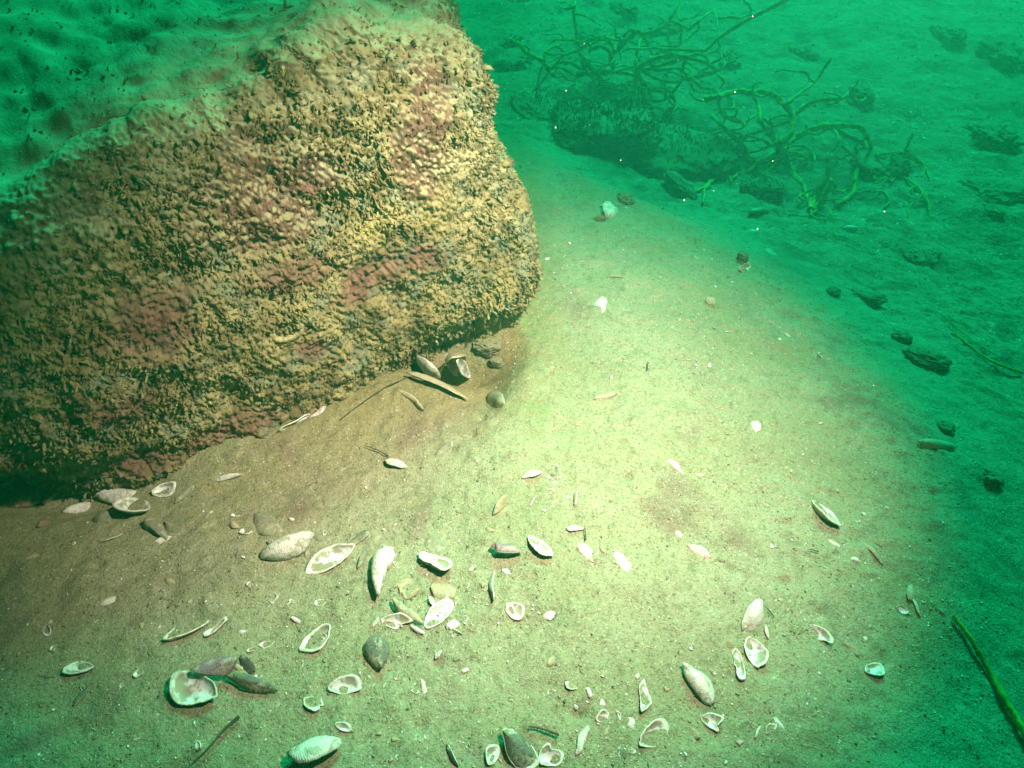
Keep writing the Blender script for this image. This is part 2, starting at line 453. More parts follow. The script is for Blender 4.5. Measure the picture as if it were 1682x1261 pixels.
def build_boulder():
    X, Y, Z, Sx = boulder_surface()
    P = np.stack([X, Y, Z], -1)
    n = grid_normals(P)
    cen = P - np.array([CEN[0], CEN[1], 0.2])
    if (n * cen).sum() < 0: n = -n
    side = 1 - ss(0.62, 0.80, Sx)
    x, y, z = P[..., 0], P[..., 1], P[..., 2]
    disp = 0.022 * fbm(x, y, z, f=5.5, o=2, seed=71) + 0.010 * fbm(x, y, z, f=19, o=2, seed=72)
    d2 = 0.010 * fbm(x, y, z, f=30, o=2, g=0.5, seed=73) + 0.008 * np.abs(fbm(x, y, z, f=85, o=2, seed=74)) + 0.004 * fbm(x, y, z, f=230, o=1, seed=75)
    disp = disp + d2 * (0.12 + 0.88 * side)
    P = P + n * disp[..., None]
    nu, nv = X.shape
    me = mesh_np("boulder", P.reshape(-1, 3), gridF(nu, nv, True))
    me.polygons.foreach_get
    n2 = grid_normals(P)
    if (n2 * cen).sum() < 0: n2 = -n2
    silt = ss(0.45, 0.75, n2[..., 2] + 0.25 * fbm(x, y, z, f=22, o=3, seed=77)) * ss(0.25, 0.36, z)
    silt = np.maximum(silt, ss(0.80, 0.86, Sx) * ss(-0.30, 0.10, fbm(x, y, z, f=9, o=4, seed=78)) * (1 - 0.9 * np.exp(-((x + 0.84) / 0.11) ** 2 - ((y - 0.93) / 0.16) ** 2)))
    red, yel = boulder_masks(P)
    fattr(me, "red", red * (1 - silt)); fattr(me, "yel", yel); fattr(me, "silt", silt)
    rock = put("boulder", me, crust_material("crusted_rock"))
    tag(rock, "large square boulder crusted with brown and maroon growth, silt on its top", "boulder")
    # turf of small flakes, spat and tufts over the faces
    rs = np.random.RandomState(5)
    e1 = np.linalg.norm(P[1:, :-1] - P[:-1, :-1], axis=-1); e2 = np.linalg.norm(P[:-1, 1:] - P[:-1, :-1], axis=-1)
    area = e1 * e2
    vis = (P[:-1, :-1, 1] < 1.6) & (P[:-1, :-1, 2] > -0.05)
    wgt = area * vis * (1 - 0.7 * silt[:-1, :-1]) * (1 - 0.15 * red[:-1, :-1]) * (1 - 0.5 * ss(0.74, 0.82, Sx[:-1, :-1])) * np.where(P[:-1, :-1, 1] < 1.3, 1.0, 0.3)
    N = 170000
    idx = rs.choice(wgt.size, N, p=(wgt / wgt.sum()).ravel())
    iu, iv = np.unravel_index(idx, wgt.shape)
    fu, fv = rs.rand(N, 1), rs.rand(N, 1)
    p0 = P[iu, iv] * (1 - fu) * (1 - fv) + P[(iu + 1) % nu, iv] * fu * (1 - fv) + P[iu, iv + 1] * (1 - fu) * fv + P[(iu + 1) % nu, iv + 1] * fu * fv
    nn = n2[iu, iv]
    coarse = ss(-0.1, 0.35, fbm(p0[:, 0], p0[:, 1], p0[:, 2], f=9, o=3, seed=81) + 0.35 * ss(0.15, 0.45, p0[:, 2]))
    rr = red[iu, iv]
    size = (0.0010 + 0.0011 * rs.rand(N)) * (1 + 1.9 * coarse * rs.rand(N) ** 2.0) * (1 - 0.4 * rr) * (1 - 0.35 * silt[iu, iv])
    # growth direction: outwards, drooping and combed by the swell
    comb = np.array([0.55, -0.25, -0.55])
    sw = fbm(p0[:, 0], p0[:, 1], p0[:, 2], f=7, o=2, seed=85)[:, None]
    dirv = nn * (0.22 + 0.35 * rs.rand(N, 1)) + comb * (0.6 + 0.6 * sw) + rs.randn(N, 3) * 0.55
    dirv /= np.linalg.norm(dirv, axis=1, keepdims=True)
    side_v = np.cross(dirv, rs.randn(N, 3)); side_v /= np.linalg.norm(side_v, axis=1, keepdims=True)
    up = np.cross(side_v, dirv)
    # small drop-shaped lumps (spat, young mussels) and flat flakes: two rings and two ends each
    ca = np.linspace(0, 2 * math.pi, 5, endpoint=False)
    T = [[-0.15, 0, 0]] + [[0.25, 0.42 * math.cos(a), 0.42 * math.sin(a)] for a in ca] + [[0.75, 0.5 * math.cos(a), 0.5 * math.sin(a)] for a in ca] + [[1.08, 0, 0]]
    T = np.array(T)
    q = []
    for k in range(5):
        k2 = (k + 1) % 5
        q += [[0, 1 + k2, 1 + k], [1 + k, 1 + k2, 6 + k2], [1 + k, 6 + k2, 6 + k], [6 + k, 6 + k2, 11]]
    q = np.array(q)
    flat_ = rs.rand(N) < 0.6
    L = size * (1.5 + 1.3 * rs.rand(N)); W = size * (0.40 + 0.38 * rs.rand(N)); H = np.where(flat_, W * 0.3, W * 0.7)
    W = np.where(flat_, W * 1.5, W)
    TT = T[None] * (1 + 0.16 * rs.randn(N, 12, 3))
    V = (p0 - nn * 0.0012)[:, None] + dirv[:, None] * (TT[..., 0] * L[:, None])[..., None] + side_v[:, None] * (TT[..., 1] * W[:, None] * 1.6)[..., None] + up[:, None] * (TT[..., 2] * H[:, None] * 1.6)[..., None]
    F = (np.arange(N)[:, None, None] * 12 + q[None]).reshape(-1, 3)
    fm = mesh_np("turf", V.reshape(-1, 3), F)
    sh = np.clip(rs.rand(N) * 0.75 + 0.25 * (fbm(p0[:, 0], p0[:, 1], p0[:, 2], f=25, o=2, seed=88) + 0.5), 0, 1)
    rp = lambda a: np.repeat(a, 12)
    fattr(fm, "red", rp(rr * (rs.rand(N) < 0.8))); fattr(fm, "yel", rp(yel[iu, iv] * (0.4 + 0.6 * rs.rand(N)))); fattr(fm, "shade", rp(sh)); fattr(fm, "silt", rp(silt[iu, iv] * (0.8 + 0.2 * rs.rand(N))))
    tf = put("turf", fm, crust_material("turf_growth", True), rock)
    tag(tf, "mat of small brown tufts, spat and flakes", kind='stuff')
    # yellow sponge and a pale ring of growth on the face, raised from it
    def on_face(px, py):
        r = ray(px, py); t = 0.589 / (-0.34 * r[0] + 0.62 * r[1])
        q = np.array([r[0] * t, r[1] * t, CAM_H + r[2] * t])
        k = np.argmin(((P[:, :, :] - q) ** 2).sum(-1) + 10 * (Sx > 0.9)); i, j = np.unravel_index(k, Sx.shape)
        return P[i, j], n2[i, j]
    SP = NT("sponge", 0.9, 0.15); SP.col(SP.mix(SP.ramp(SP.noise(90, 4), 0.4, 0.62), (0.46, 0.39, 0.13), (0.33, 0.27, 0.11))); SP.bump(SP.noise(250, 4, 0.7), 0.8, 0.003)
    RG = NT("pale_growth", 0.9, 0.15); RG.col(RG.mix(RG.ramp(RG.noise(120, 4), 0.4, 0.6), (0.42, 0.36, 0.19), (0.24, 0.18, 0.09))); RG.bump(RG.noise(280, 4, 0.7), 0.8, 0.003)
    def lump(c, nrm, R, H, seed, name, mat):
        a_, b_ = np.meshgrid(np.linspace(0, 2 * math.pi, 60, endpoint=False), np.linspace(0, 1, 18), indexing='ij')
        t1 = np.cross(nrm, [0, 0, 1.0]); t1 /= np.linalg.norm(t1); t2 = np.cross(nrm, t1)
        rr_ = R * b_ * (1 + 0.35 * vn(np.cos(a_) * 1.7 + seed, np.sin(a_) * 1.7))
        h_ = H * (1 - b_ ** 2) * (0.7 + 0.6 * fbm(np.cos(a_) * b_ * 5, np.sin(a_) * b_ * 5, f=1.0, o=3, seed=seed)) - 0.003
        Q = c + (rr_ * np.cos(a_))[..., None] * t1 + (rr_ * np.sin(a_))[..., None] * t2 + h_[..., None] * nrm
        return put(name, mesh_np(name, Q.reshape(-1, 3), gridF(60, 18, True)), mat, rock)
    for i, (px, py, R_, H_) in enumerate([(602, 372, .018, .012), (615, 352, .010, .009), (590, 392, .010, .008), (585, 200, .009, .007), (437, 118, .006, .005)]):
        c_, n_ = on_face(px, py); o = lump(c_, n_, R_, H_, 40 + i, "sponge", SP.m)
    tag(o, "yellow sponge cushion")
    c_, n_ = on_face(466, 516)
    t1 = np.cross(n_, [0, 0, 1.0]); t1 /= np.linalg.norm(t1); t2 = np.cross(n_, t1)
    a_, b_ = np.meshgrid(np.linspace(0, 2 * math.pi, 80, endpoint=False), np.linspace(0, 2 * math.pi, 10, endpoint=False), indexing='ij')
    rad = 0.0045 * (1 + 0.4 * vn(np.cos(a_) * 3, np.sin(a_) * 3, b_, seed=4)); R_ = 0.022 + 0.003 * vn(np.cos(a_) * 2, np.sin(a_) * 2, seed=3)
    Q = c_ + ((R_ + rad * np.cos(b_)) * np.cos(a_))[..., None] * t1 + ((R_ + rad * np.cos(b_)) * np.sin(a_))[..., None] * t2 + (rad * np.sin(b_) + 0.003)[..., None] * n_
    F_ = gridF(80, 11, True); V_ = np.concatenate([Q, Q[:, :1]], 1)
    tag(put("ring_growth", mesh_np("ring_growth", V_.reshape(-1, 3), F_), RG.m, rock), "pale ring shaped growth")
    return rock
build_boulder()

# ------------------------------------------------------------------ the green water
def build_haze():
    x0, x1, y0, y1, z0, z1 = -13, 13, -12.5, 14, -2.0, 0.95
    V = [(x, y, z) for x in (x0, x1) for y in (y0, y1) for z in (z0, z1)]
    F = [(0, 1, 3, 2), (4, 6, 7, 5), (0, 4, 5, 1), (2, 3, 7, 6), (0, 2, 6, 4), (1, 5, 7, 3)]
    me = mesh_np("haze", V, F, False)
    m = bpy.data.materials.new("green_water"); m.use_nodes = True
    t = m.node_tree
    for n in list(t.nodes): t.nodes.remove(n)
    o = t.nodes.new("ShaderNodeOutputMaterial"); v = t.nodes.new("ShaderNodeVolumePrincipled")
    v.inputs['Color'].default_value = (0.05, 0.95, 0.60, 1)
    v.inputs['Density'].default_value = HAZE
    v.inputs['Anisotropy'].default_value = 0.3
    t.links.new(v.outputs[0], o.inputs['Volume'])
    return tag(put("haze", me, m), "green water haze filling the scene", kind='stuff')
HAZE = 0.07
build_haze()

# ------------------------------------------------------------------ shells
def shell_materials():
    K = {}
    spec = {   # kind: (base, second, silt amount)
        'white': ((0.70, 0.66, 0.59), (0.44, 0.38, 0.32), 0.35),
        'pink': ((0.62, 0.50, 0.46), (0.42, 0.27, 0.26), 0.25),
        'tan': ((0.40, 0.33, 0.20), (0.26, 0.20, 0.12), 0.45),
        'dusty': ((0.22, 0.21, 0.15), (0.13, 0.12, 0.10), 0.75),
        'purple': ((0.22, 0.15, 0.17), (0.38, 0.28, 0.28), 0.35),
        'olive': ((0.14, 0.15, 0.11), (0.07, 0.08, 0.065), 0.5),
        'dark': ((0.05, 0.045, 0.045), (0.10, 0.08, 0.06), 0.35),
        'brown': ((0.26, 0.14, 0.09), (0.14, 0.07, 0.05), 0.35),
        'yellow': ((0.42, 0.38, 0.24), (0.28, 0.25, 0.15), 0.5),
    }
    for k, (a, b, silt) in spec.items():
        M = NT("shell_" + k, 0.55, 0.35)
        rings = M.t.nodes.new("ShaderNodeTexWave"); rings.wave_type = 'RINGS'; rings.rings_direction = 'SPHERICAL'
        rings.inputs['Scale'].default_value = 160; rings.inputs['Distortion'].default_value = 6.0
        rings.inputs['Detail'].default_value = 3; rings.inputs['Detail Scale'].default_value = 2
        mp = M.t.nodes.new("ShaderNodeMapping"); mp.inputs['Location'].default_value = (0.022, 0, 0)
        M.L(M.tc, mp.inputs['Vector']); M.L(mp.outputs[0], rings.inputs['Vector'])
        c = M.mix(M.math('MULTIPLY', rings.outputs['Fac'], 0.16), a, b)
        c = M.mix(M.ramp(M.noise(130, 4, 0.6), 0.50, 0.62, 0, 0.7), c, b)
        c = M.mix(M.ramp(M.noise(90, 4, 0.7, dist=1.0), 0.60 - 0.22 * silt, 0.70 - 0.2 * silt, 0, 0.6 + 0.38 * silt), c, (0.27, 0.26, 0.14))
        c = M.mix(M.ramp(M.noise(110, 5, 0.7, dist=0.7), 0.56, 0.64, 0, 0.55), c, (0.50, 0.48, 0.40))
        M.col(c)
        M.bump(M.math('ADD', M.math('MULTIPLY', rings.outputs['Fac'], 0.12), M.noise(200, 5, 0.75)), 0.9, 0.0022)
        K[k] = M.m
    M = NT("shell_nacre", 0.35, 0.5)
    c = M.mix(M.ramp(M.noise(60, 3), 0.4, 0.65), (0.66, 0.68, 0.66), (0.46, 0.42, 0.52))
    c = M.mix(M.ramp(M.noise(75, 4, 0.7), 0.46, 0.56, 0, 0.9), c, (0.27, 0.26, 0.14))
    M.col(c); K['nacre'] = M.m
    M = NT("shell_rim", 0.5, 0.4)
    M.col(M.mix(M.ramp(M.noise(150, 3), 0.4, 0.6), (0.70, 0.72, 0.62), (0.45, 0.45, 0.33))); K['rim'] = M.m
    return K
SM = shell_materials()
rs = np.random.RandomState(12)

def valve_mesh(name, L, W, D, seed, broken=0.0, th=0.0014, fill=0.0):
    """one mussel valve: beak at -x, rounded end at +x, dome towards +z, real thickness"""
    r_ = np.random.RandomState(seed)
    nth, nr = 40, 9
    th_ = np.linspace(0, 2 * math.pi, nth, endpoint=False)
    cx = np.cos(th_); t = (cx + 1) / 2                        # 0 beak .. 1 tip
    dors = np.power(np.clip(np.sin(math.pi * np.power(t, 1.30)), 0, 1), 0.62)
    vent = np.power(np.clip(np.sin(math.pi * np.power(t, 0.95)), 0, 1), 0.50)
    flip = r_.choice([-1, 1])
    up_ = np.sin(th_) * flip >= 0
    ox = (t - 0.5) * L
    oy = np.where(up_, dors * (0.60 + 0.08 * r_.rand()), -vent * (0.36 + 0.08 * r_.rand())) * W * flip
    ir = 1 + 0.06 * vn(np.cos(th_) * 2.0 + seed, np.sin(th_) * 2.0, seed=5) + 0.03 * vn(np.cos(th_) * 6 + seed, np.sin(th_) * 6, seed=8) + 0.010 * r_.randn(nth)
    if broken > 0:
        for _ in range(2 + (broken > 0.5)):
            a = r_.rand() * 2 * math.pi
            c = 0.5 - 0.45 * broken * r_.rand()
            pr = (ox * math.cos(a) / (L / 2) + oy * math.sin(a) / (W / 2))
            lim = c * 1.1 + 0.10 * vn(np.cos(th_) * 3 + seed, np.sin(th_) * 3, seed=10)
            f = np.where(pr > lim, lim / np.maximum(pr, 1e-4), 1.0)
            ir = ir * np.clip(f, 0.3, 1)
    ox, oy = ox * ir, oy * ir
    ax, ay = -0.18 * L, 0.0
    rr = np.linspace(0, 1, nr)
    V = []
    for side in (0, 1):
        for r in rr:
            s_ = 1.0 if side == 0 else (1 - 0.6 * th / (W / 2))
            x = ax + (ox - ax) * r * s_; y = ay + (oy - ay) * r * s_
            z = D * np.power(np.clip(1 - r ** 2.1, 0, 1), 0.8) * (1 + 0.05 * vn(x * 120, y * 120, seed=6))
            z = z * (1 - 0.15 * (x / L)) + 0.06 * L * vn(x / L * 2.2 + seed, y / L * 2.2, seed=9)
            if side: z = z - th
            V.append(np.stack([x, y, z], -1))
    V = np.concatenate(V)
    F = []; mi = []
    n2 = nr * nth
    for side in (0, 1):
        o = side * n2
        for k in range(nr - 1):
            for j in range(nth):
                j2 = (j + 1) % nth
                q = (o + k * nth + j, o + (k + 1) * nth + j, o + (k + 1) * nth + j2, o + k * nth + j2)
                F.append(q if side == 0 else q[::-1]); mi.append(0 if side == 0 else (2 if k >= nr - 2 else 1))
    k = nr - 1
    for j in range(nth):
        j2 = (j + 1) % nth
        F.append((k * nth + j, n2 + k * nth + j, n2 + k * nth + j2, k * nth + j2)); mi.append(2)
    me = mesh_np(name, V, np.array(F))
    if len(me.polygons) == len(mi):
        me.polygons.foreach_set("material_index", np.array(mi, np.int32))
    return me

def gnormal(x, y, e=0.012):
    gx = float(gh(x + e, y) - gh(x - e, y)) / (2 * e)
    gy = float(gh(x, y + e) - gh(x, y - e)) / (2 * e)
    return Vector((-gx, -gy, 1)).normalized()

SHELL_GROUP = 'empty mussel shells scattered over the sand'
def place_shell(p1, p2, wr, pose, kind, label, lift=None, broken=0.0, group=None, name="mussel_shell", cat="shell", dome=None, roll=None, pitch=0.0):
    """p1 beak, p2 tip in the photograph; pose: up (hollow side down), cup (hollow side up), edge (on its side)"""
    a, b = hit(*p1), hit(*p2)
    L = max((b - a).length, 0.006) * 1.03
    c = (a + b) / 2
    n = gnormal(c.x, c.y)
    xa = (b - a); xa -= n * xa.dot(n); xa.normalize()
    W = L * wr
    D = (dome * 0.72 if dome else 0.20 + 0.06 * rs.rand()) * W * (1.0 if wr > 0.35 else 1.3)
    seed = int(rs.randint(1e6))
    if broken == 0.0 and rs.rand() < 0.45: broken = 0.08 + 0.17 * rs.rand()
    me = valve_mesh(name, L, W, D, seed, broken)
    ya = n.cross(xa)
    R = Matrix((xa, ya, n)).transposed().to_4x4()
    if roll is None:
        roll = {'up': 0, 'cup': 180 + 17 * rs.choice([-1, 1]), 'edge': 74, 'tilt': 34 * rs.choice([-1, 1]), 'cuptilt': 205}[pose] + rs.randn() * 6
    R = R @ Matrix.Rotation(math.radians(pitch + rs.randn() * 3), 4, 'Y') @ Matrix.Rotation(math.radians(roll), 4, 'X')
    if lift is None:
        lift = {'up': -0.002 - 0.04 * W, 'tilt': W * 0.10, 'cup': D * 0.72, 'cuptilt': D * 0.7 , 'edge': W * 0.22}[pose]
    o = put(name, me, [SM[kind], SM['nacre'], SM['rim']])
    o.matrix_world = Matrix.Translation(c + n * lift) @ R
    return tag(o, label, cat, group or SHELL_GROUP)

# (beak, tip, width ratio, pose, kind, label, extras)
SH = [
 ((418,842),(464,873),.56,'up','dusty','grey green oval shell just above the big white shell on the left'),
 ((428,918),(520,890),.42,'tilt','white','big white ribbed mussel shell propped up, casting a blue shadow to its left',dict(pitch=-6,lift=.012,dome=.42)),
 ((582,902),(503,942),.42,'cup','olive','hollow side up shell with a bright white rim beside the big white shell',dict(pitch=4)),
 ((570,902),(608,873),.5,'tilt','dusty','small grey shell leaning above the white rimmed open shell'),
 ((634,886),(622,986),.36,'up','white','long bright white narrow shell standing out at the centre of the shell litter',dict(lift=.010,dome=.45)),
 ((529,820),(556,838),.7,'up','dusty','small round shell sunk in sand with a dark left edge, above the litter'),
 ((498,866),(552,900),.3,'up','dusty','dusty brown mussel half sunk behind the big white shell'),
 ((690,915),(742,938),.8,'cup','dusty','squarish shell hollow side up with white lower rim, right of the long white shell',dict(broken=.4)),
 ((700,872),(732,905),.75,'up','dusty','round silt covered shell barely showing above the squarish shell'),
 ((643,988),(700,1034),.36,'edge','yellow','pale shell on its long edge with a black shadow under it',dict(roll=60)),
 ((700,1034),(738,984),.45,'cuptilt','white','white crescent shell meeting the end of the shell lying on edge'),
 ((640,975),(684,950),.5,'up','tan','orange tan broken shell at the top left of the central heap',dict(broken=.5)),
 ((688,962),(752,978),.6,'up','tan','rough tan oyster like shell at the right of the central heap',dict(broken=.6)),
 ((625,1018),(684,1034),.4,'cuptilt','pink','pinkish white broken shell below the central heap',dict(broken=.4)),
 ((672,1022),(696,1048),.6,'tilt','white','crumbled white shell piece at the right end of the pinkish broken shell',dict(broken=.8)),
 ((545,1030),(493,1068),.62,'cup','yellow','sand filled shell showing only a pale curved rim, left of centre foreground',dict(lift=.003)),
 ((600,1038),(630,1102),.5,'tilt','olive','dark green humped shell with a rosy lower rim below the central heap',dict(lift=.006)),
 ((732,1028),(762,1044),.25,'edge','dusty','thin shell edge sticking out right of the central heap'),
 ((668,768),(634,757),.5,'tilt','white','small white curled shell alone on brown sand below the boulder hollow'),
 ((856,786),(890,771),.42,'tilt','pink','curved cream shell on the crumbly sand ridge'),
 ((812,848),(838,818),.5,'edge','tan','triangular tan shell piece tilted on edge left of the cream shell',dict(broken=.4)),
 ((796,905),(856,910),.48,'tilt','purple','violet brown closed mussel with green shadows at both ends',dict(lift=.010,dome=.5)),
 ((868,882),(906,918),.52,'cup','yellow','open shell with deep dark hollow next to the violet brown mussel',dict(lift=.004)),
 ((930,868),(960,872),.7,'tilt','white','small white triangular shell over a green shadow'),
 ((946,884),(974,924),.45,'up','pink','pinkish smooth shell just below the small white triangular one'),
 ((1008,903),(1033,942),.5,'up','white','clean white leaf shaped shell right of the pinkish one'),
 ((824,934),(866,960),.4,'up','white','faint whitish shell half drowned in silt below the violet mussel'),
 ((832,992),(856,1018),.75,'cup','white','small grey white cup shell near the sparkling grey sand patch'),
 ((812,938),(810,992),.3,'edge','olive','green black shell edge standing up like a blade'),
 ((892,1012),(920,1006),.6,'up','white','silvery chip of shell in the grey sparkling sand patch'),
 ((946,806),(942,842),.3,'edge','tan','upright sliver of shell in bright sand above the white triangular shell'),
 ((1096,752),(1128,781),.38,'up','white','bright white narrow shell alone in the brightest sand'),
 ((1144,777),(1163,785),.6,'up','white','white chip beside the tip of the bright narrow shell'),
 ((976,656),(1012,646),.42,'tilt','yellow','flat cream shell lying across the bank right of the green moss'),
 ((1244,712),(1238,686),.5,'up','white','small round ended white shell at the middle right of the bank'),
 ((990,484),(987,518),.45,'up','white','white and pink slender shell standing out on the upper bank'),
 ((994,358),(1013,344),.6,'tilt','white','largest white shell chip of the cluster by the far ledge'),
 ((1026,340),(1044,346),.5,'up','white','small cream shell right of the white chip cluster'),
 ((1212,445),(1234,440),.7,'cuptilt','white','white shell under a brown pebble on the upper right bank'),
 ((1128,416),(1156,430),.35,'up','tan','tan shell sliver on the upper bank'),
 ((1334,822),(1376,868),.55,'cup','yellow','large yellowish open shell with a black gap along its lower left',dict(lift=.006,pitch=-6)),
 ((1358,885),(1388,900),.4,'up','pink','pale rose shell piece below the yellowish open shell'),
 ((1414,842),(1438,850),.7,'up','white','bright white round chip right of the yellowish open shell'),
 ((1420,892),(1447,928),.32,'tilt','tan','slender tan shell pointing down right at the edge of the light'),
 ((1398,922),(1412,914),.7,'up','white','rounded white chip left of the slender tan shell'),
 ((1128,896),(1166,918),.42,'tilt','pink','pinkish white shell right of centre in the bright sand'),
 ((1104,876),(1124,872),.6,'up','white','whitish knob of shell above the pinkish white shell'),
 ((1200,858),(1222,866),.5,'up','pink','faint pink chip on bright sand above the sandy rubble'),
 ((1246,988),(1222,1036),.62,'tilt','white','broad fan shaped white shell in the right foreground'),
 ((1256,1028),(1266,1054),.5,'tilt','white','small upright white shell right of the fan shaped one'),
 ((1230,1048),(1244,1098),.66,'cup','brown','oval cup shell with a brown patch inside',dict(lift=.005)),
 ((1206,1068),(1218,1120),.52,'cup','yellow','narrow cup shell with a thick white rim left of the brown centred cup'),
 ((1194,1050),(1202,1070),.8,'up','brown','rusty brown shell chip above the two cup shells'),
 ((1119,1092),(1168,1160),.42,'up','white','large bright white leaf shaped shell in the lower right foreground',dict(lift=.006,dome=.42)),
 ((1140,1098),(1152,1082),.5,'up','white','chip sticking out behind the large bright leaf shaped shell'),
 ((1052,1172),(1062,1114),.5,'cup','white','sand filled cup shell with white right rim and a black slit on its left',dict(lift=.004,roll=190)),
 ((1050,1226),(1094,1184),.52,'cup','white','blue white cup shell rim at the bottom of the picture',dict(lift=.004)),
 ((1030,1174),(1042,1200),.8,'up','white','bright white nub shell between the two lower cup shells'),
 ((1150,1176),(1196,1204),.5,'cuptilt','white','white and tan broken shell below the large leaf shaped shell',dict(broken=.3)),
 ((1128,1188),(1148,1214),.55,'tilt','tan','tan triangle of shell beside the white and tan broken shell',dict(broken=.4)),
 ((1264,1170),(1300,1212),.3,'up','white','narrow white shell slanting down at the lower right'),
 ((1240,1214),(1248,1192),.35,'edge','white','thin upright white sliver left of the slanting narrow shell'),
 ((1008,1224),(1046,1250),.45,'up','olive','green backed shell with dark upper edge at the bottom'),
 ((980,1186),(1004,1162),.6,'cuptilt','pink','rosy white broken shell at the bottom beside a red brown stain',dict(broken=.5)),
 ((982,1158),(1002,1150),.6,'up','white','cream chip above the rosy broken shell'),
 ((944,1240),(966,1192),.5,'tilt','white','white cone shaped shell near the dark mussel at the bottom'),
 ((942,1234),(974,1242),.5,'up','white','pale piece under the white cone shaped shell'),
 ((888,1256),(920,1222),.85,'cup','white','round pearly cup shell right of the dark mussel'),
 ((800,1258),(818,1226),.7,'cup','yellow','greenish cup shell left of the dark mussel, cut by the frame'),
 ((735,1222),(752,1262),.3,'edge','dark','dark shell edge at the bottom frame'),
 ((752,1262),(785,1238),.5,'up','dusty','pale grey shell against the dark shell edge at the bottom frame'),
 ((688,1110),(703,1146),.42,'up','pink','slim lilac white shell in the lower middle'),
 ((540,1130),(596,1128),.5,'cuptilt','white','open white shell with glossy left end in the lower left middle'),
 ((500,1148),(540,1172),.6,'cup','dusty','ghostly outline of a sunk shell below the open white shell',dict(lift=.001)),
 ((550,1188),(578,1202),.4,'cuptilt','white','blue white curl of shell above the big bottom shell'),
 ((562,1228),(478,1246),.62,'tilt','white','big smooth white shell with a cyan edge cut by the bottom frame',dict(lift=.012,dome=.35)),
 ((358,1152),(284,1118),.5,'cup','olive','curved green lip shell under the brown shell at the lower left',dict(lift=.012)),
 ((306,1124),(392,1092),.42,'tilt','purple','brown violet shell lying over the curved green lip shell',dict(lift=.016)),
 ((368,1104),(452,1140),.28,'edge','olive','dark arched shell edge with a pale tip, lower left',dict(roll=55,lift=.008)),
 ((268,1052),(344,1016),.60,'cup','brown','large sunken brown shell with a pale upper rim at the lower left',dict(lift=.003)),
 ((335,1046),(376,1018),.55,'cup','dusty','second sunken shell touching the large sunken brown one',dict(lift=.002)),
 ((395,1078),(418,1106),.5,'tilt','dark','small dark brown shell behind the dark arched edge'),
 ((372,1238),(402,1220),.45,'up','olive','pale green chip in the dim lower left'),
 ((156,1096),(104,1104),.5,'cup','olive','crescent rimmed shell glowing green in the dark lower left'),
 ((120,1160),(148,1128),.45,'tilt','olive','faint green shell below the crescent rimmed one'),
 ((160,992),(194,984),.6,'up','white','whitish green shell alone in the dim left foreground'),
 ((104,842),(152,828),.5,'tilt','white','pale blue shell in front of the dark gap under the boulder'),
 ((164,818),(232,800),.5,'up','white','bright cream shell touching the boulder foot at the left',dict(broken=.25,lift=.006)),
 ((250,888),(286,886),.42,'tilt','white','small silver shell below the two dark curved shells'),
 ((160,890),(202,876),.4,'tilt','tan','tan shell trailing a shadow at the left'),
 ((252,812),(292,796),.6,'cup','dusty','sunk shell with a white back rim beside the boulder foot'),
 ((288,828),(322,800),.35,'edge','dusty','shell on edge with a black slit right of the sunk shell'),
 ((348,788),(400,782),.22,'edge','white','thin white shell line lying at the boulder foot'),
 ((238,858),(276,884),.4,'tilt','dusty','first of two dark edged curved shells, the one on the left'),
 ((270,858),(302,884),.45,'tilt','dusty','second of two dark edged curved shells, the one on the right'),
 ((208,826),(240,852),.7,'cup','dusty','sunken grey shell below the bright cream shell'),
 ((0,800),(38,784),.5,'tilt','dusty','grey shell at the left frame under the boulder'),
 ((4,832),(78,796),.55,'up','brown','flat brown shell with striped back at the left frame'),
 ((60,832),(100,800),.5,'tilt','brown','rusty shell leaning beside the flat striped brown shell'),
 ((0,832),(18,822),.5,'up','white','white shell tip at the left frame'),
 ((28,920),(72,909),.3,'up','tan','thin cream shell in the dim left foreground'),
 ((536,670),(510,690),.6,'tilt','pink','pinkish white shell end against the boulder foot'),
 ((510,684),(458,712),.35,'edge','dark','dark empty shell lying along the boulder foot'),
 ((428,722),(452,706),.6,'up','dusty','silted lump of shell at the boulder foot left of the dark one'),
 ((760,578),(726,645),.26,'tilt','tan','long dusty shell standing in the hollow under the boulder',dict(lift=.012,roll=35,dome=.4)),
 ((668,622),(764,662),.24,'tilt','tan','long tan shell with a black slit below, lying out of the hollow',dict(lift=.006,roll=-40,dome=.3)),
 ((772,590),(752,640),.22,'edge','dusty','slim dusty shell standing right of the long one in the hollow',dict(lift=.008)),
 ((650,640),(700,672),.2,'edge','tan','thin tan shell edge low in front of the hollow',dict(lift=.001)),
 ((694,634),(712,600),.5,'cuptilt','white','white rimmed shell at the mouth of the hollow',dict(lift=.012)),
 ((714,622),(730,594),.4,'edge','white','white edged shell jammed between the hollow and the long dusty shell',dict(lift=.012)),
 ((835,668),(802,652),.5,'tilt','dusty','silty shell on the slope of the ridge with a dark green gap'),
 ((716,750),(746,730),.45,'tilt','dusty','silted shell with a thin dark edge in front of the hollow'),
 ((1496,962),(1491,988),.5,'tilt','yellow','yellow green shell at the top of the right hand cluster'),
 ((1500,984),(1511,1014),.45,'tilt','pink','rosy slender shell of the right hand cluster'),
 ((1468,996),(1494,1004),.6,'cup','white','grey blue shell at the left of the right hand cluster'),
 ((1324,1026),(1366,1062),.5,'cuptilt','pink','pink and white broken shell with brown inside at the right',dict(broken=.3)),
 ((1386,1056),(1411,1078),.4,'tilt','tan','tan curved shell right of the pink and white broken shell'),
 ((1412,1044),(1436,1056),.45,'up','white','white and blue chip above the dark holed cup'),
 ((1420,1104),(1446,1094),.7,'cup','brown','little brown cup with a dark mouth at the right'),
 ((1505,728),(1566,736),.3,'tilt','tan','streaky shell with a blue white tip near the bank edge'),
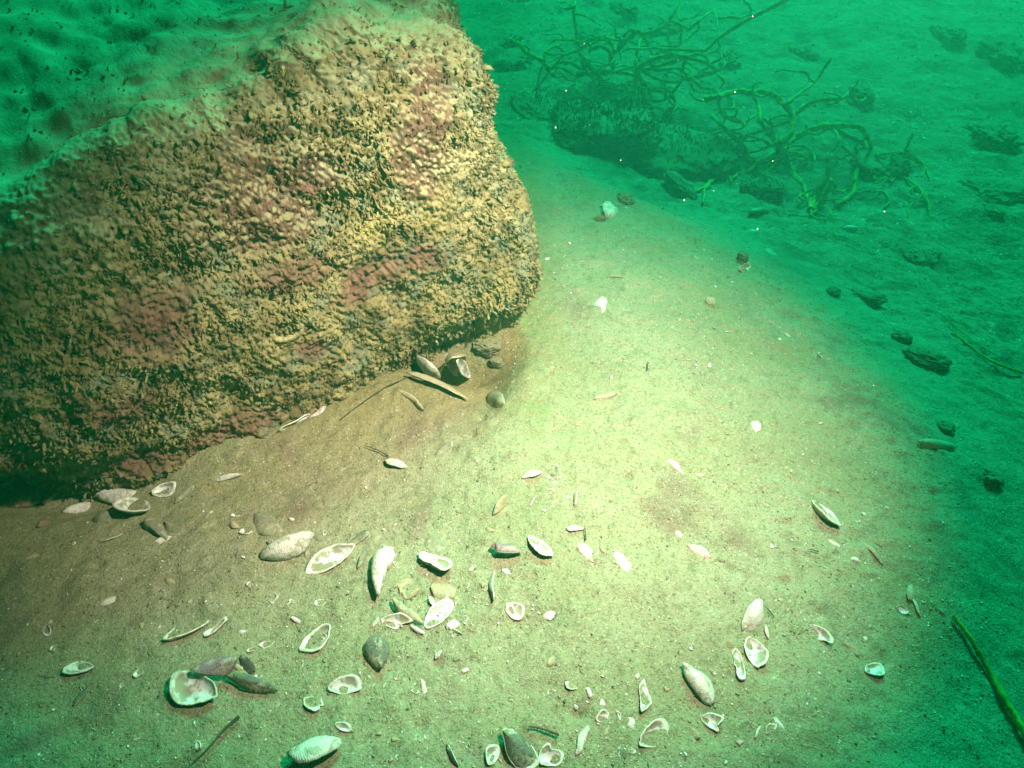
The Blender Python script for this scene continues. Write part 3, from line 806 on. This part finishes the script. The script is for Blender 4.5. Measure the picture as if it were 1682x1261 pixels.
 ((1228,354),(1266,346),.4,'tilt','tan','tan shell behind the bank by the seaweed foot'),
 ((1224,374),(1248,381),.4,'up','white','thin white shell below the seaweed clump'),
 ((1384,374),(1408,376),.4,'tilt','white','white edged dark shell on the green slope'),
 ((1258,404),(1278,420),.35,'up','tan','slender shell sliver pointing down on the green slope'),
 ((894,426),(906,422),.6,'up','white','white chip next to the boulder at mid height'),
 ((892,500),(902,496),.6,'up','white','tiny cream chip next to the boulder low on the right'),
 ((1012,402),(1000,400),.6,'up','white','white fleck in the middle of the upper bank'),
 ((1000,454),(1026,456),.2,'edge','tan','thin straight shell edge on the upper bank'),
]
SH += [
 ((652,962),(672,985),.4,'tilt','tan','curled tan splinter in the left of the central heap',dict(broken=.3)),
 ((668,985),(690,968),.35,'edge','tan','tan shell edge standing in the middle of the central heap'),
 ((700,952),(716,936),.6,'up','dusty','silted knob between the squarish shell and the central heap',dict(broken=.4)),
 ((705,985),(724,1002),.5,'cup','yellow','yellowish cup in the right of the central heap',dict(broken=.3)),
 ((655,1012),(640,1006),.6,'up','white','white chip above the pinkish broken shell'),
 ((612,1030),(622,1014),.5,'tilt','white','white chip at the top of the dark green humped shell'),
 ((660,905),(648,930),.4,'up','dusty','silt covered sliver right of the long white shell'),
 ((590,935),(604,905),.35,'edge','dusty','thin shell blade left of the long white shell'),
 ((812,880),(800,864),.5,'tilt','tan','tan splinter above the violet brown mussel',dict(broken=.4)),
 ((836,925),(858,918),.4,'up','pink','pink sliver under the violet brown mussel'),
 ((990,1208),(1006,1192),.5,'tilt','tan','tan broken piece among the rubble at the bottom',dict(broken=.5)),
 ((968,1178),(984,1170),.6,'up','pink','rose chip at the left of the bottom rubble'),
 ((1012,1168),(1022,1186),.5,'cuptilt','white','white splinter between the rosy shell and the nub',dict(broken=.4)),
 ((920,1248),(938,1256),.5,'up','white','white flake beside the round pearly cup'),
 ((1072,1162),(1082,1176),.6,'up','tan','tan flake below the sand filled cup'),
 ((1345,1012),(1358,1020),.6,'up','white','white flake above the pink and white broken shell'),
 ((1380,1014),(1394,1008),.5,'up','white','pale flake left of the right hand cluster'),
 ((1512,975),(1524,990),.4,'up','white','whitish sliver right of the rosy slender shell'),
 ((880,815),(870,832),.4,'edge','tan','thin tan edge below the curved cream shell'),
 ((905,790),(918,796),.6,'up','pink','small pinkish chip right of the curved cream shell'),
 ((745,1178),(766,1188),.4,'up','white','pale sliver on bare sand in the bottom middle'),
 ((462,905),(440,888),.35,'edge','dusty','dusty shell edge above the big white ribbed shell'),
 ((60,868),(96,852),.4,'tilt','brown','rusty shell sliver near the left frame'),
 ((180,860),(150,850),.5,'tilt','dusty','grey shell between the pale blue shell and the tan one'),
 ((125,878),(96,888),.4,'up','dusty','silted oval at the dim left below the pale blue shell'),
]
for e in SH:
    kw = e[6] if len(e) > 6 else {}
    place_shell(e[0], e[1], e[2], e[3], e[4], e[5], **kw)

# ---- smaller chips: copies of a few base pieces, by stretch of sand
def chip_bases():
    B = []
    for i, (k, br) in enumerate([('white', .6), ('white', .9), ('pink', .7), ('tan', .6), ('tan', .9), ('dusty', .5), ('white', .3), ('yellow', .7)]):
        me = valve_mesh("shell_chip", 0.014, 0.009, 0.0022, 900 + i, br, th=0.0007)
        for kk in (k, 'nacre', 'rim'): me.materials.append(SM[kk])
        B.append(me)
    return B
CB = chip_bases()
def on_bank(px, py):
    """true where the photograph shows open sand"""
    if px < 860 and py < 560 + 0: return False
    if px > 870: return True
    foot = np.interp(px, [0, 130, 460, 700, 850, 870], [800, 800, 700, 610, 545, 420])
    return py > foot + 12
ZONES = [
 # x0,y0,x1,y1,count,scale,label,group
 (380, 830, 800, 1120, 44, 0.95, 'tiny shell crumb among the central litter of mussel shells', 'shell crumbs in the central litter'),
 (820, 740, 1200, 1010, 24, 0.6, 'tiny pale shell crumb in the brightest patch of sand', 'shell crumbs in the brightest sand'),
 (940, 1050, 1330, 1260, 26, 0.8, 'tiny shell crumb among the bright shells of the lower right foreground', 'shell crumbs in the lower right foreground'),
 (1230, 620, 1640, 1080, 26, 0.55, 'tiny shell crumb on the right shoulder of the bank', 'shell crumbs on the right shoulder of the bank'),
 (880, 300, 1300, 660, 26, 0.6, 'tiny shell crumb on the upper bank right of the boulder', 'shell crumbs on the upper bank'),
 (60, 830, 420, 1240, 24, 0.85, 'tiny shell crumb in the dim left foreground', 'shell crumbs in the dim left foreground'),
 (1150, 330, 1660, 620, 36, 0.8, 'pale shell fleck on the green slope beyond the bank', 'shell flecks on the green slope'),
 (1300, 20, 1680, 340, 40, 1.5, 'pale shell fleck on the far green seabed', 'shell flecks on the far seabed'),
 (560, 1080, 960, 1250, 20, 0.75, 'tiny shell crumb in the bottom middle of the sand', 'shell crumbs in the bottom middle'),
 (840, 20, 1300, 120, 14, 1.5, 'pale shell fleck on the seabed behind the seaweed', 'shell flecks behind the seaweed'),
]
rc = np.random.RandomState(77)
for (x0, y0, x1, y1, cnt, sc, lab, grp) in ZONES:
    k = 0
    while k < cnt:
        px, py = rc.uniform(x0, x1), rc.uniform(y0, y1)
        if not on_bank(px, py): continue
        p = hit(px, py)
        n = gnormal(p.x, p.y)
        q = n.to_track_quat('Z', 'Y').to_matrix().to_4x4()
        s_ = 1.35 * sc * (0.45 + 0.9 * rc.rand() ** 2)
        o = put("shell_chip", CB[rc.randint(len(CB))], [])
        o.matrix_world = Matrix.Translation(p + n * 0.0006) @ q @ Matrix.Rotation(rc.rand() * 6.283, 4, 'Z') @ Matrix.Rotation(rc.choice([0, math.pi]) + rc.randn() * 0.35, 4, 'X') @ Matrix.Diagonal((s_, s_ * (0.6 + 0.6 * rc.rand()), s_, 1))
        tag(o, lab, 'shell', grp)
        k += 1

# ---- dark closed mussel at the bottom, both valves together
def closed_mussel(p1, p2, wr, kind, label, lift=0.4):
    a, b = hit(*p1), hit(*p2); L = (b - a).length; W = L * wr; c = (a + b) / 2
    root = bpy.data.objects.new("closed_mussel", None); C.objects.link(root); root.empty_display_size = 0.02
    n = gnormal(c.x, c.y); xa = (b - a); xa -= n * xa.dot(n); xa.normalize(); ya = n.cross(xa)
    root.matrix_world = Matrix.Translation(c) @ Matrix((xa, ya, n)).transposed().to_4x4()
    for s_ in (1, -1):
        me = valve_mesh("valve", L, W, W * 0.36, 41 if s_ > 0 else 41)
        v = put("valve", me, [SM[kind], SM['nacre'], SM['rim']], root)
        v.matrix_basis = Matrix.Translation((0, 0, W * lift)) @ Matrix.Rotation(math.radians(18), 4, 'X') @ Matrix.Diagonal((1, 1, s_, 1)) @ Matrix.Translation((0, 0, 0.0004))
    return tag(root, label, 'mussel')
closed_mussel((822, 1206), (884, 1262), .52, 'olive', 'dark green whole mussel with both valves shut, at the bottom centre')

# ------------------------------------------------------------------ stones
def stone_material(name, a, b, silt):
    M = NT(name, 0.93, 0.12)
    c = M.mix(M.ramp(M.noise(30, 5, 0.65), 0.4, 0.6), a, b)
    c = M.mix(M.ramp(M.noise(90, 4, 0.65), 0.55, 0.7, 0, 0.7), c, (0.16, 0.13, 0.07))
    g = M.t.nodes.new("ShaderNodeNewGeometry"); sp = M.t.nodes.new("ShaderNodeSeparateXYZ"); M.L(g.outputs['Normal'], sp.inputs[0])
    f = M.ramp(M.math('ADD', sp.outputs['Z'], M.math('MULTIPLY', M.noise(25, 4), 0.5)), 1.28 - silt, 1.42 - silt, 0, 0.85)
    c = M.mix(f, c, (0.24, 0.23, 0.13)); M.col(c)
    M.bump(M.noise(160, 4, 0.7), 0.8, 0.005)
    return M.m
ST_D = stone_material("dark_stone", (0.07, 0.065, 0.05), (0.12, 0.105, 0.07), 0.5)
ST_B = stone_material("crusted_stone", (0.09, 0.065, 0.04), (0.17, 0.13, 0.075), 0.42)

def stone(name, p1, p2, depth, height, mat, label, seed, sink=0.35, cat='stone', group=None, rough=1.0, boxy=2.0):
    """a stone lying between two picture points, with its own depth and height"""
    a, b = hit(*p1), hit(*p2); c = (a + b) / 2; L = (b - a).length
    ang = math.atan2(b.y - a.y, b.x - a.x)
    nu, nv = 120, 60
    u = np.linspace(0, 2 * math.pi, nu, endpoint=False)[:, None]; v = np.linspace(0.02, math.pi - 0.02, nv)[None]
    def se(c_): return np.sign(c_) * np.abs(c_) ** (2 / (boxy + 0.4))
    X = se(np.cos(u)) * se(np.sin(v)); Y = se(np.sin(u)) * se(np.sin(v)); Z = se(np.cos(v)) * np.ones_like(u)
    rr = 1 + rough * (0.22 * fbm(X, Y, Z, f=1.4, o=3, seed=seed) + 0.10 * fbm(X, Y, Z, f=6, o=4, g=0.6, seed=seed + 3))
    P = np.stack([X * rr * L / 2, Y * rr * depth / 2, Z * rr * height / 2], -1).reshape(-1, 3)
    F = gridF(nu, nv, True)
    me = mesh_np(name, P, F)
    o = put(name, me, mat); o.rotation_euler = (0, 0, ang)
    o.location = (c.x, c.y + depth * 0.25, c.z + height * (0.5 - sink))
    return tag(o, label, cat, group)

def tufts(parent, n, size, matname, seed, zmin=-1):
    """short fuzzy growth on a stone"""
    me0 = parent.data; r_ = np.random.RandomState(seed)
    V = np.empty(len(me0.vertices) * 3, np.float32); me0.vertices.foreach_get("co", V); V = V.reshape(-1, 3)
    V = V[r_.randint(len(V), size=n)]
    nn = V / (np.abs(V).max(0) ** 2 + 1e-9); nn /= np.linalg.norm(nn, axis=1, keepdims=True)
    d_ = nn + 0.7 * r_.randn(n, 3); d_ /= np.linalg.norm(d_, axis=1, keepdims=True)
    s_ = np.cross(d_, r_.randn(n, 3)); s_ /= np.linalg.norm(s_, axis=1, keepdims=True)
    L = (size * (0.6 + 0.9 * r_.rand(n)))[:, None]
    Q = np.stack([V - s_ * L * 0.2, V + s_ * L * 0.2, V + d_ * L + s_ * L * 0.12, V + d_ * L * 0.8 - s_ * L * 0.25], 1).reshape(-1, 3)
    F = np.arange(n * 4).reshape(-1, 4)
    m = bpy.data.materials.get(matname)
    if m is None:
        M = NT(matname, 0.95, 0.1); M.col(M.mix(M.ramp(M.noise(70, 3), 0.4, 0.6), (0.13, 0.10, 0.05), (0.24, 0.19, 0.10))); m = M.m
    t = put("turf", mesh_np("turf", Q, F, False), m, parent)
    return tag(t, kind='stuff')

s1 = stone("rock_ledge", (915, 225), (1075, 262), 0.34, 0.12, ST_B, 'long brown crusted rock along the far edge of the bank, under the seaweed', 301, sink=0.30, cat='rock', boxy=3)
tufts(s1, 5000, 0.010, "stone_turf", 1)
s2 = stone("rock_ledge", (1050, 262), (1215, 300), 0.36, 0.13, ST_B, 'low silted rock continuing right of the brown crusted one', 302, sink=0.42, cat='rock')
tufts(s2, 1500, 0.008, "stone_turf", 2)
s3 = stone("stone", (1095, 300), (1142, 330), 0.05, 0.045, ST_B, 'finger shaped mossy stone lying on the bank edge', 303)
tufts(s3, 500, 0.004, "stone_turf", 3)
s4 = stone("stone", (1225, 318), (1282, 326), 0.09, 0.06, ST_B, 'reddish brown stone under the right end of the ledge', 304)
tufts(s4, 500, 0.006, "stone_turf", 4)
s5 = stone("stone", (862, 180), (905, 205), 0.16, 0.08, ST_B, 'brown stone between the boulder and the ledge', 305)
tufts(s5, 800, 0.008, "stone_turf", 5)
DK = [
 ((1396,168),(1442,172),.22,.17,'blackish round stone with seaweed tips over it'),
 ((1412,282),(1492,290),.24,.12,'dark weedy stone right of the seaweed clump'),
 ((1612,232),(1680,238),.26,.13,'big dark stone at the right frame, upper of the two'),
 ((1604,322),(1676,322),.18,.09,'dark stone at the right frame, below the big one'),
 ((1492,424),(1546,440),.14,.07,'dark jagged stone on the middle of the green slope'),
 ((818,108),(868,112),.25,.14,'dark stone tucked behind the right side of the boulder'),
 ((826,72),(852,78),.2,.12,'small dark stone beside the far side of the boulder'),
 ((1548,64),(1592,66),.35,.17,'rounded dark stone at the top right'),
 ((1630,108),(1682,112),.4,.25,'dim big stone at the top right corner'),
 ((1010,22),(1042,26),.3,.14,'dark stone behind the seaweed near the top frame'),
 ((1310,92),(1342,96),.22,.10,'dark stone behind the seaweed arms at the right'),
 ((1186,104),(1222,108),.25,.11,'shadowy stone inside the seaweed clump at the right'),
 ((1082,48),(1118,54),.25,.12,'shadowy stone behind the middle of the seaweed'),
 ((1620,350),(1646,352),.08,.04,'little dark stone under the frame side stone'),
 ((838,0),(866,3),.25,.12,'dark stone on the top frame right of the boulder'),
 ((950,58),(992,62),.3,.08,'flat dim stone left of the middle seaweed arms'),
]
for i, (a, b, dp, ht, lab) in enumerate(DK):
    s = stone("stone", a, b, dp * 0.8, ht * 0.5, ST_D, lab, 320 + i, sink=0.42, rough=2.4, group='dark stones on the green seabed')
    tufts(s, 60, 0.004, "stone_turf", 20 + i)
BR = [
 ((780,582),(826,572),.04,.028,'dark grey rubble wedged under the boulder corner'),
 ((806,606),(830,596),.02,.018,'small grey rubble piece right of the hollow'),
 ((1488,584),(1560,616),.05,.03,'knobbly dark brown rubble lump on the bank edge'),
 ((1398,482),(1452,506),.04,.022,'tan and brown rubble lump on the bank edge'),
 ((1360,480),(1382,488),.03,.018,'small maroon pebble left of the tan rubble lump'),
 ((1020,322),(1036,338),.035,.02,'brown pebble behind the small cream shell'),
 ((1212,428),(1230,432),.03,.026,'brown pebble sitting on a white shell'),
 ((1160,498),(1174,502),.02,.016,'small round cream pebble on the upper bank'),
 ((1618,788),(1648,800),.03,.02,'brown pebble at the dim right side of the bank'),
 ((1544,706),(1568,712),.03,.016,'olive lump above the streaky shell'),
 ((978,360),(992,364),.02,.012,'tan pebble left of the largest white chip'),
 ((420,722),(440,712),.02,.014,'silted pebble against the boulder foot'),
 ((30,790),(130,770),.10,.07,'dark cobble in the gap under the left of the boulder'),
 ((1470,555),(1500,566),.03,.02,'dark slender lump above the knobbly rubble'),
]
for i, (a, b, dp, ht, lab) in enumerate(BR):
    stone("pebble", a, b, dp, ht, ST_D if i < 2 else (SM['yellow'] if i == 7 else ST_B), lab, 360 + i, sink=0.3, rough=1.6, cat='pebble', group='pebbles and rubble lumps')

# ------------------------------------------------------------------ seaweed
def weed_mat():
    M = NT("seaweed", 0.7, 0.25)
    c = M.mix(M.ramp(M.noise(25, 4, 0.6), 0.38, 0.62), (0.17, 0.21, 0.008), (0.36, 0.42, 0.02))
    c = M.mix(M.ramp(M.noise(160, 3, 0.6), 0.55, 0.7, 0, 0.6), c, (0.08, 0.13, 0.01)); M.col(c)
    M.bump(M.noise(420, 3, 0.7), 0.6, 0.002); return M.m
WEED = weed_mat()

def tube(P, rad, ns=8, seed=0):
    P = np.asarray(P, float); n = len(P)
    T = np.gradient(P, axis=0); T /= np.linalg.norm(T, axis=1, keepdims=True) + 1e-9
    ref = np.array([0.3, 0.2, 1.0]); N = np.zeros_like(P)
    v = np.cross(T[0], ref); v /= np.linalg.norm(v)
    for i in range(n):
        v = v - T[i] * v.dot(T[i]); v /= np.linalg.norm(v) + 1e-9; N[i] = v
    B = np.cross(T, N)
    a = np.linspace(0, 2 * math.pi, ns, endpoint=False)
    rj = rad[:, None] * (1 + 0.16 * np.random.RandomState(seed).randn(n, ns))
    V = P[:, None] + N[:, None] * (np.cos(a) * rj)[..., None] + B[:, None] * (np.sin(a) * rj)[..., None]
    V = V.reshape(-1, 3)
    F = [(i * ns + j, i * ns + (j + 1) % ns, (i + 1) * ns + (j + 1) % ns, (i + 1) * ns + j) for i in range(n - 1) for j in range(ns)]
    return V, np.array(F)

def frond_points(px, base_y, seed, amp=0.10, drift=0.0):
    """picture trace -> curve in space: its distance wanders round the plant's own"""
    r_ = np.random.RandomState(seed); ph = r_.rand() * 6; fr = 2 + 2 * r_.rand()
    out = []
    m = len(px)
    for i, (x, y) in enumerate(px):
        g = hit(x, max(y, 0)) if y > -5 else None
        t = i / max(m - 1, 1)
        Y = base_y + amp * math.sin(ph + fr * t * 2) + drift * t
        if g is not None: Y = min(Y, g.y - 0.015)
        r = ray(x, y); k = Y / r[1]
        p = [r[0] * k, Y, CAM_H + r[2] * k]
        gz = float(gh(p[0], p[1])); p[2] = max(p[2], gz + 0.004)
        out.append(p)
    return catmull(out, 9, closed=False)

def plant(base_px, fronds, label, r0, seed, amp=0.1, name="seaweed"):
    b = hit(*base_px)
    root = bpy.data.objects.new(name, None); C.objects.link(root); root.location = b; root.empty_display_size = 0.05
    tag(root, label, 'seaweed', 'stringy green seaweeds on the seabed')
    rj = np.random.RandomState(seed)
    extra = []
    for w_, f in fronds:                      # finer side strands twine round the main ones
        for _r in range(3 if len(f) >= 4 else 0):
            x, y = f[rj.randint(0, len(f) - 1)]; an = rj.rand() * 6.28; h = [(x, y)]; cv = rj.uniform(-0.9, 0.9)
            for k in range(4 + rj.randint(4)):
                x += 13 * math.cos(an); y += 8 * math.sin(an) + 1.5; an += cv + 0.45 * rj.randn(); h.append((x, y))
            extra.append((0.5 + 0.25 * rj.rand(), h))
    for i, (w, f) in enumerate(list(fronds) + extra):
        P = frond_points(f, b.y, seed + i, amp) - np.array(b)
        n = len(P); t = np.linspace(0, 1, n)
        rad = r0 * w * (1 - 0.45 * t) * (1 + 0.15 * vn(t * 14, t * 0 + i, seed=7))
        rad[-1] *= 0.3
        V, F = tube(P, rad, 8, seed + i)
        put("frond", mesh_np("frond", V, F), WEED, root)
    return root

def z1(pts): return [(800 + x / 3.82, y / 3.82) for x, y in pts]
def z2(pts): return [(1180 + x / 3.35, 60 + y / 3.35) for x, y in pts]
plant((985, 140), [
 (1.25, z1([(720,500),(660,430),(600,360),(575,300),(560,180),(545,80),(552,0),(560,-60)])),
 (1.2, z1([(790,430),(790,340),(830,290),(850,240),(900,190),(980,210),(1100,170),(1170,80),(1205,0),(1215,-50)])),
 (.8, z1([(1215,280),(1218,200),(1212,130),(1190,80)])),
 (1.5, z1([(380,430),(350,385),(250,330),(200,280),(130,240)])),
 (.9, z1([(370,410),(365,330),(430,290),(480,330),(440,360),(380,395)])),
 (1.1, z1([(640,400),(590,430),(520,390),(440,400),(380,460),(310,550),(240,580)])),
 (1.2, z1([(800,320),(790,280),(730,245),(660,270),(640,330)])),
 (1.2, z1([(790,430),(785,350),(720,290),(650,310),(640,335)])),
 (1.2, z1([(800,330),(880,250),(950,195),(1000,260),(1040,340),(1120,400)])),
 (1.3, z1([(560,480),(620,460),(750,450),(850,455),(930,480),(960,560),(1000,680),(1040,780)])),
 (1.0, z1([(590,310),(600,400),(640,470),(700,480)])),
 (.9, z1([(560,480),(480,430),(430,420)])),
 (.9, z1([(700,520),(760,540),(860,530),(900,500)])),
], 'stringy green seaweed at the left with one strand rising straight out of the top', 0.0074, 500)
plant((1075, 190), [
 (1.4, z1([(940,430),(1040,375),(1140,350),(1280,350),(1370,310),(1440,250),(1560,170),(1681,100),(1800,40),(1910,-20)])),
 (.7, z1([(1260,190),(1320,140),(1380,90),(1420,75),(1440,110),(1450,170)])),
 (1.0, z1([(1020,370),(1060,345),(1130,312),(1300,315),(1380,310)])),
 (.9, z1([(940,420),(1070,440),(1200,430),(1250,500),(1290,490)])),
 (.9, z1([(960,430),(1060,490),(1180,515),(1250,490),(1380,455)])),
 (1.1, z1([(1040,420),(1120,400),(1230,370),(1320,375),(1400,410),(1430,450),(1310,490),(1260,530)])),
 (1.0, z1([(1240,380),(1230,450),(1300,500),(1350,550),(1420,560),(1430,600)])),
 (1.2, z1([(940,430),(960,490),(1010,560),(1040,630),(1120,620),(1180,560),(1220,510)])),
 (1.3, z1([(950,440),(940,520),(980,600),(1010,700),(1020,790)])),
 (.7, z1([(1400,400),(1500,350),(1550,310)])),
 (.8, z1([(1180,640),(1130,560),(1000,560),(940,600)])),
], 'tangled seaweed in the middle with a long arm reaching to the upper right', 0.0072, 540)
plant((1285, 262), [
 (1.8, z2([(340,660),(350,590),(400,520),(405,430),(350,360),(280,310),(190,310),(100,300),(0,330),(-80,340)])),
 (1.0, z2([(405,440),(500,370),(580,345),(680,340),(750,270),(770,240)])),
 (.8, z2([(380,365),(450,310),(530,250),(580,180),(620,120)])),
 (1.6, z2([(340,640),(420,560),(520,510),(600,495),(700,540),(800,590),(820,660),(790,700),(750,780),(740,860),(660,920)])),
 (1.3, z2([(610,490),(700,490),(780,500),(820,560),(850,630)])),
 (1.1, z2([(330,630),(300,560),(240,480),(220,380),(190,330)])),
 (1.1, z2([(340,640),(380,700),(420,760),(470,820),(490,900),(510,940)])),
 (1.0, z2([(300,640),(210,700),(150,750),(0,760),(-60,770)])),
 (1.3, z2([(330,640),(180,700),(130,600),(60,530),(0,470),(-40,430)])),
 (.9, z2([(400,460),(300,490),(250,450)])),
 (1.0, z2([(340,680),(300,720),(240,760)])),
 (.9, z2([(0,300),(10,400),(40,440),(130,470),(230,420)])),
 (.8, z2([(0,570),(100,560),(230,520),(300,500)])),
 (.8, z2([(360,650),(430,640),(500,680)])),
 (.8, z2([(80,640),(60,740),(70,800)])),
 (1.0, z2([(-70,760),(-20,650),(20,600),(60,580)])),
], 'big branching seaweed at the right, its thick stem forking above a brown stone', 0.0078, 580)
plant((1338, 338), [
 (1.4, z2([(510,950),(560,840),(600,770),(605,660)])),
 (1.1, z2([(520,955),(590,870),(622,800),(600,780)])),
 (.9, z2([(600,840),(700,850),(750,790)])),
 (.8, z2([(500,940),(520,860),(580,800)])),
], 'short forked seaweed standing on the bank edge below the clump', 0.0068, 620, amp=.03)
plant((1450, 275), [
 (1.1, z2([(930,770),(990,690),(1030,620),(1070,530)])),
 (.9, z2([(850,660),(900,645),(960,640),(1060,640),(1110,700)])),
 (.9, z2([(1000,760),(1090,820),(1150,900),(1160,960)])),
 (.9, z2([(680,600),(740,650),(800,700),(880,740)])),
 (.8, z2([(900,760),(960,700),(1000,650)])),
 (.8, z2([(950,800),(1000,740),(1060,720)])),
], 'thin dark seaweed tuft on the stone right of the clump', 0.0052, 650, amp=.04)

_T = NT("twig", 0.8, 0.2); _T.col((0.07, 0.055, 0.035)); TWIG = _T.m
def loose_strand(px, r0, label, seed, lift=0.004):
    P = np.array([list(hit(*p)) for p in px]); P[:, 2] += lift + r0
    P = catmull(P, 10, closed=False)
    gz = gh(P[:, 0], P[:, 1]); P[:, 2] = np.maximum(P[:, 2], gz + r0 * 0.8)
    c = P[0].copy(); t = np.linspace(0, 1, len(P))
    V, F = tube(P - c, r0 * (0.55 + 0.6 * t), 8, seed)
    tw = 'twig' in label
    nm = "twig" if tw else "seaweed_strand"
    o = put(nm, mesh_np(nm, V, F), TWIG if tw else WEED, loc=c)
    return tag(o, label, 'twig' if tw else 'seaweed', 'fallen twigs' if tw else 'loose seaweed strands')
loose_strand([(1562,1016),(1588,1050),(1618,1100),(1645,1150),(1668,1190),(1700,1240),(1730,1300)], 0.0048, 'thick blurred green strand in the lower right corner', 700, .002)
loose_strand([(1560,545),(1590,572),(1628,598),(1676,616)], 0.0028, 'thin dark green strand at the right frame', 701)
loose_strand([(1676,616),(1640,590),(1600,565),(1545,520)], 0.0012, 'very thin stem beside the thin dark green strand', 702)
loose_strand([(318,1258),(345,1232),(372,1200),(395,1180)], 0.0016, 'dark twig in the dim bottom left', 703)
loose_strand([(560,692),(610,655),(650,632),(694,622)], 0.0012, 'thin brown twig along the boulder foot', 704)
loose_strand([(868,1196),(890,1200),(918,1210)], 0.0012, 'short brown twig right of the dark whole mussel', 705)
loose_strand([(1063,598),(1063,610)], 0.0009, 'tiny black upright twig on the upper bank', 706)
for i, (x, y, dx, dy) in enumerate([(1325, 905, 18, 4), (600, 735, 40, 18), (960, 870, 2, 20), (1250, 995, 20, 22)]):
    loose_strand([(x, y), (x + dx * .5, y + dy * .4), (x + dx, y + dy)], 0.0008, ['hair thin twig right of centre in the bright sand', 'hair thin twig on brown sand in front of the boulder', 'hair thin twig beside the pinkish smooth shell', 'hair thin curved twig right of the fan shaped shell'][i], 710 + i)

# ------------------------------------------------------------------ grit: crushed shell and dark grains over the sand
def build_grit():
    r_ = np.random.RandomState(99); N = 38000
    px = r_.uniform(-60, 1740, N); py = r_.uniform(-80, 1330, N)
    X = np.empty(N); Y = np.empty(N)
    for k in range(N):
        q = ray(px[k], py[k]); t = CAM_H / max(-q[2], 0.05); X[k] = q[0] * t; Y[k] = q[1] * t
    X += r_.randn(N) * 0.01; Y += r_.randn(N) * 0.01
    cl = fbm(X, Y, f=9, o=3, seed=17)
    keep = r_.rand(N) < 0.25 + 0.9 * ss(-0.1, 0.35, cl)
    X, Y = X[keep], Y[keep]; N = len(X)
    Z = gh(X, Y)
    s_ = 0.0006 + 0.0013 * r_.rand(N) ** 4
    s_ = s_ * (1 + 1.3 * np.clip(Y - 1, 0, 4))
    T = np.array([[1, 0, 0], [0, 1, 0], [-1, 0, 0], [0, -1, 0], [0, 0, .7], [0, 0, -.5]])
    q = np.array([[0, 1, 4], [1, 2, 4], [2, 3, 4], [3, 0, 4], [1, 0, 5], [2, 1, 5], [3, 2, 5], [0, 3, 5]])
    A = r_.randn(N, 3, 3) * 0.35 + np.eye(3)
    V = np.einsum('kj,nji->nki', T, A) * s_[:, None, None] + np.stack([X, Y, Z + s_ * 0.3], -1)[:, None]
    me = mesh_np("shell_grit", V.reshape(-1, 3), (np.arange(N)[:, None, None] * 6 + q[None]).reshape(-1, 3), False)
    fattr(me, "tone", np.repeat(r_.rand(N), 6))
    M = NT("grit", 0.8, 0.2); t = M.attr("tone")
    c = M.mix(M.ramp(t, 0.25, 0.30), (0.13, 0.12, 0.075), (0.26, 0.24, 0.15))
    c = M.mix(M.ramp(t, 0.78, 0.82), c, (0.70, 0.66, 0.56)); M.col(c)
    tag(put("shell_grit", me, M.m), "crushed shell and dark grains strewn over the sand", kind='stuff')
build_grit()

# ------------------------------------------------------------------ specks drifting in the water
def build_specks():
    r_ = np.random.RandomState(31); N = 90
    px = r_.uniform(900, 1700, N); py = r_.uniform(-20, 700, N); t = r_.uniform(0.5, 2.2, N)
    T = np.array([[1, 0, 0], [0, 1, 0], [-1, 0, 0], [0, -1, 0], [0, 0, 1], [0, 0, -1]])
    q = np.array([[0, 1, 4], [1, 2, 4], [2, 3, 4], [3, 0, 4], [1, 0, 5], [2, 1, 5], [3, 2, 5], [0, 3, 5]])
    V = []
    for k in range(N):
        d_ = ray(px[k], py[k]); p = np.array([0, 0, CAM_H]) + d_ * t[k]
        if p[2] < float(gh(p[0], p[1])) + 0.03: continue
        V.append(p + T * (0.0006 + 0.0009 * r_.rand() ** 2) * (1 + 0.4 * r_.randn(6, 3)))
    n = len(V); V = np.concatenate(V)
    me = mesh_np("drifting_specks", V, (np.arange(n)[:, None, None] * 6 + q[None]).reshape(-1, 3))
    M = NT("speck", 0.9, 0.1); M.col((0.55, 0.50, 0.32))
    tag(put("drifting_specks", me, M.m), "pale specks drifting in the green water", kind='stuff')
build_specks()
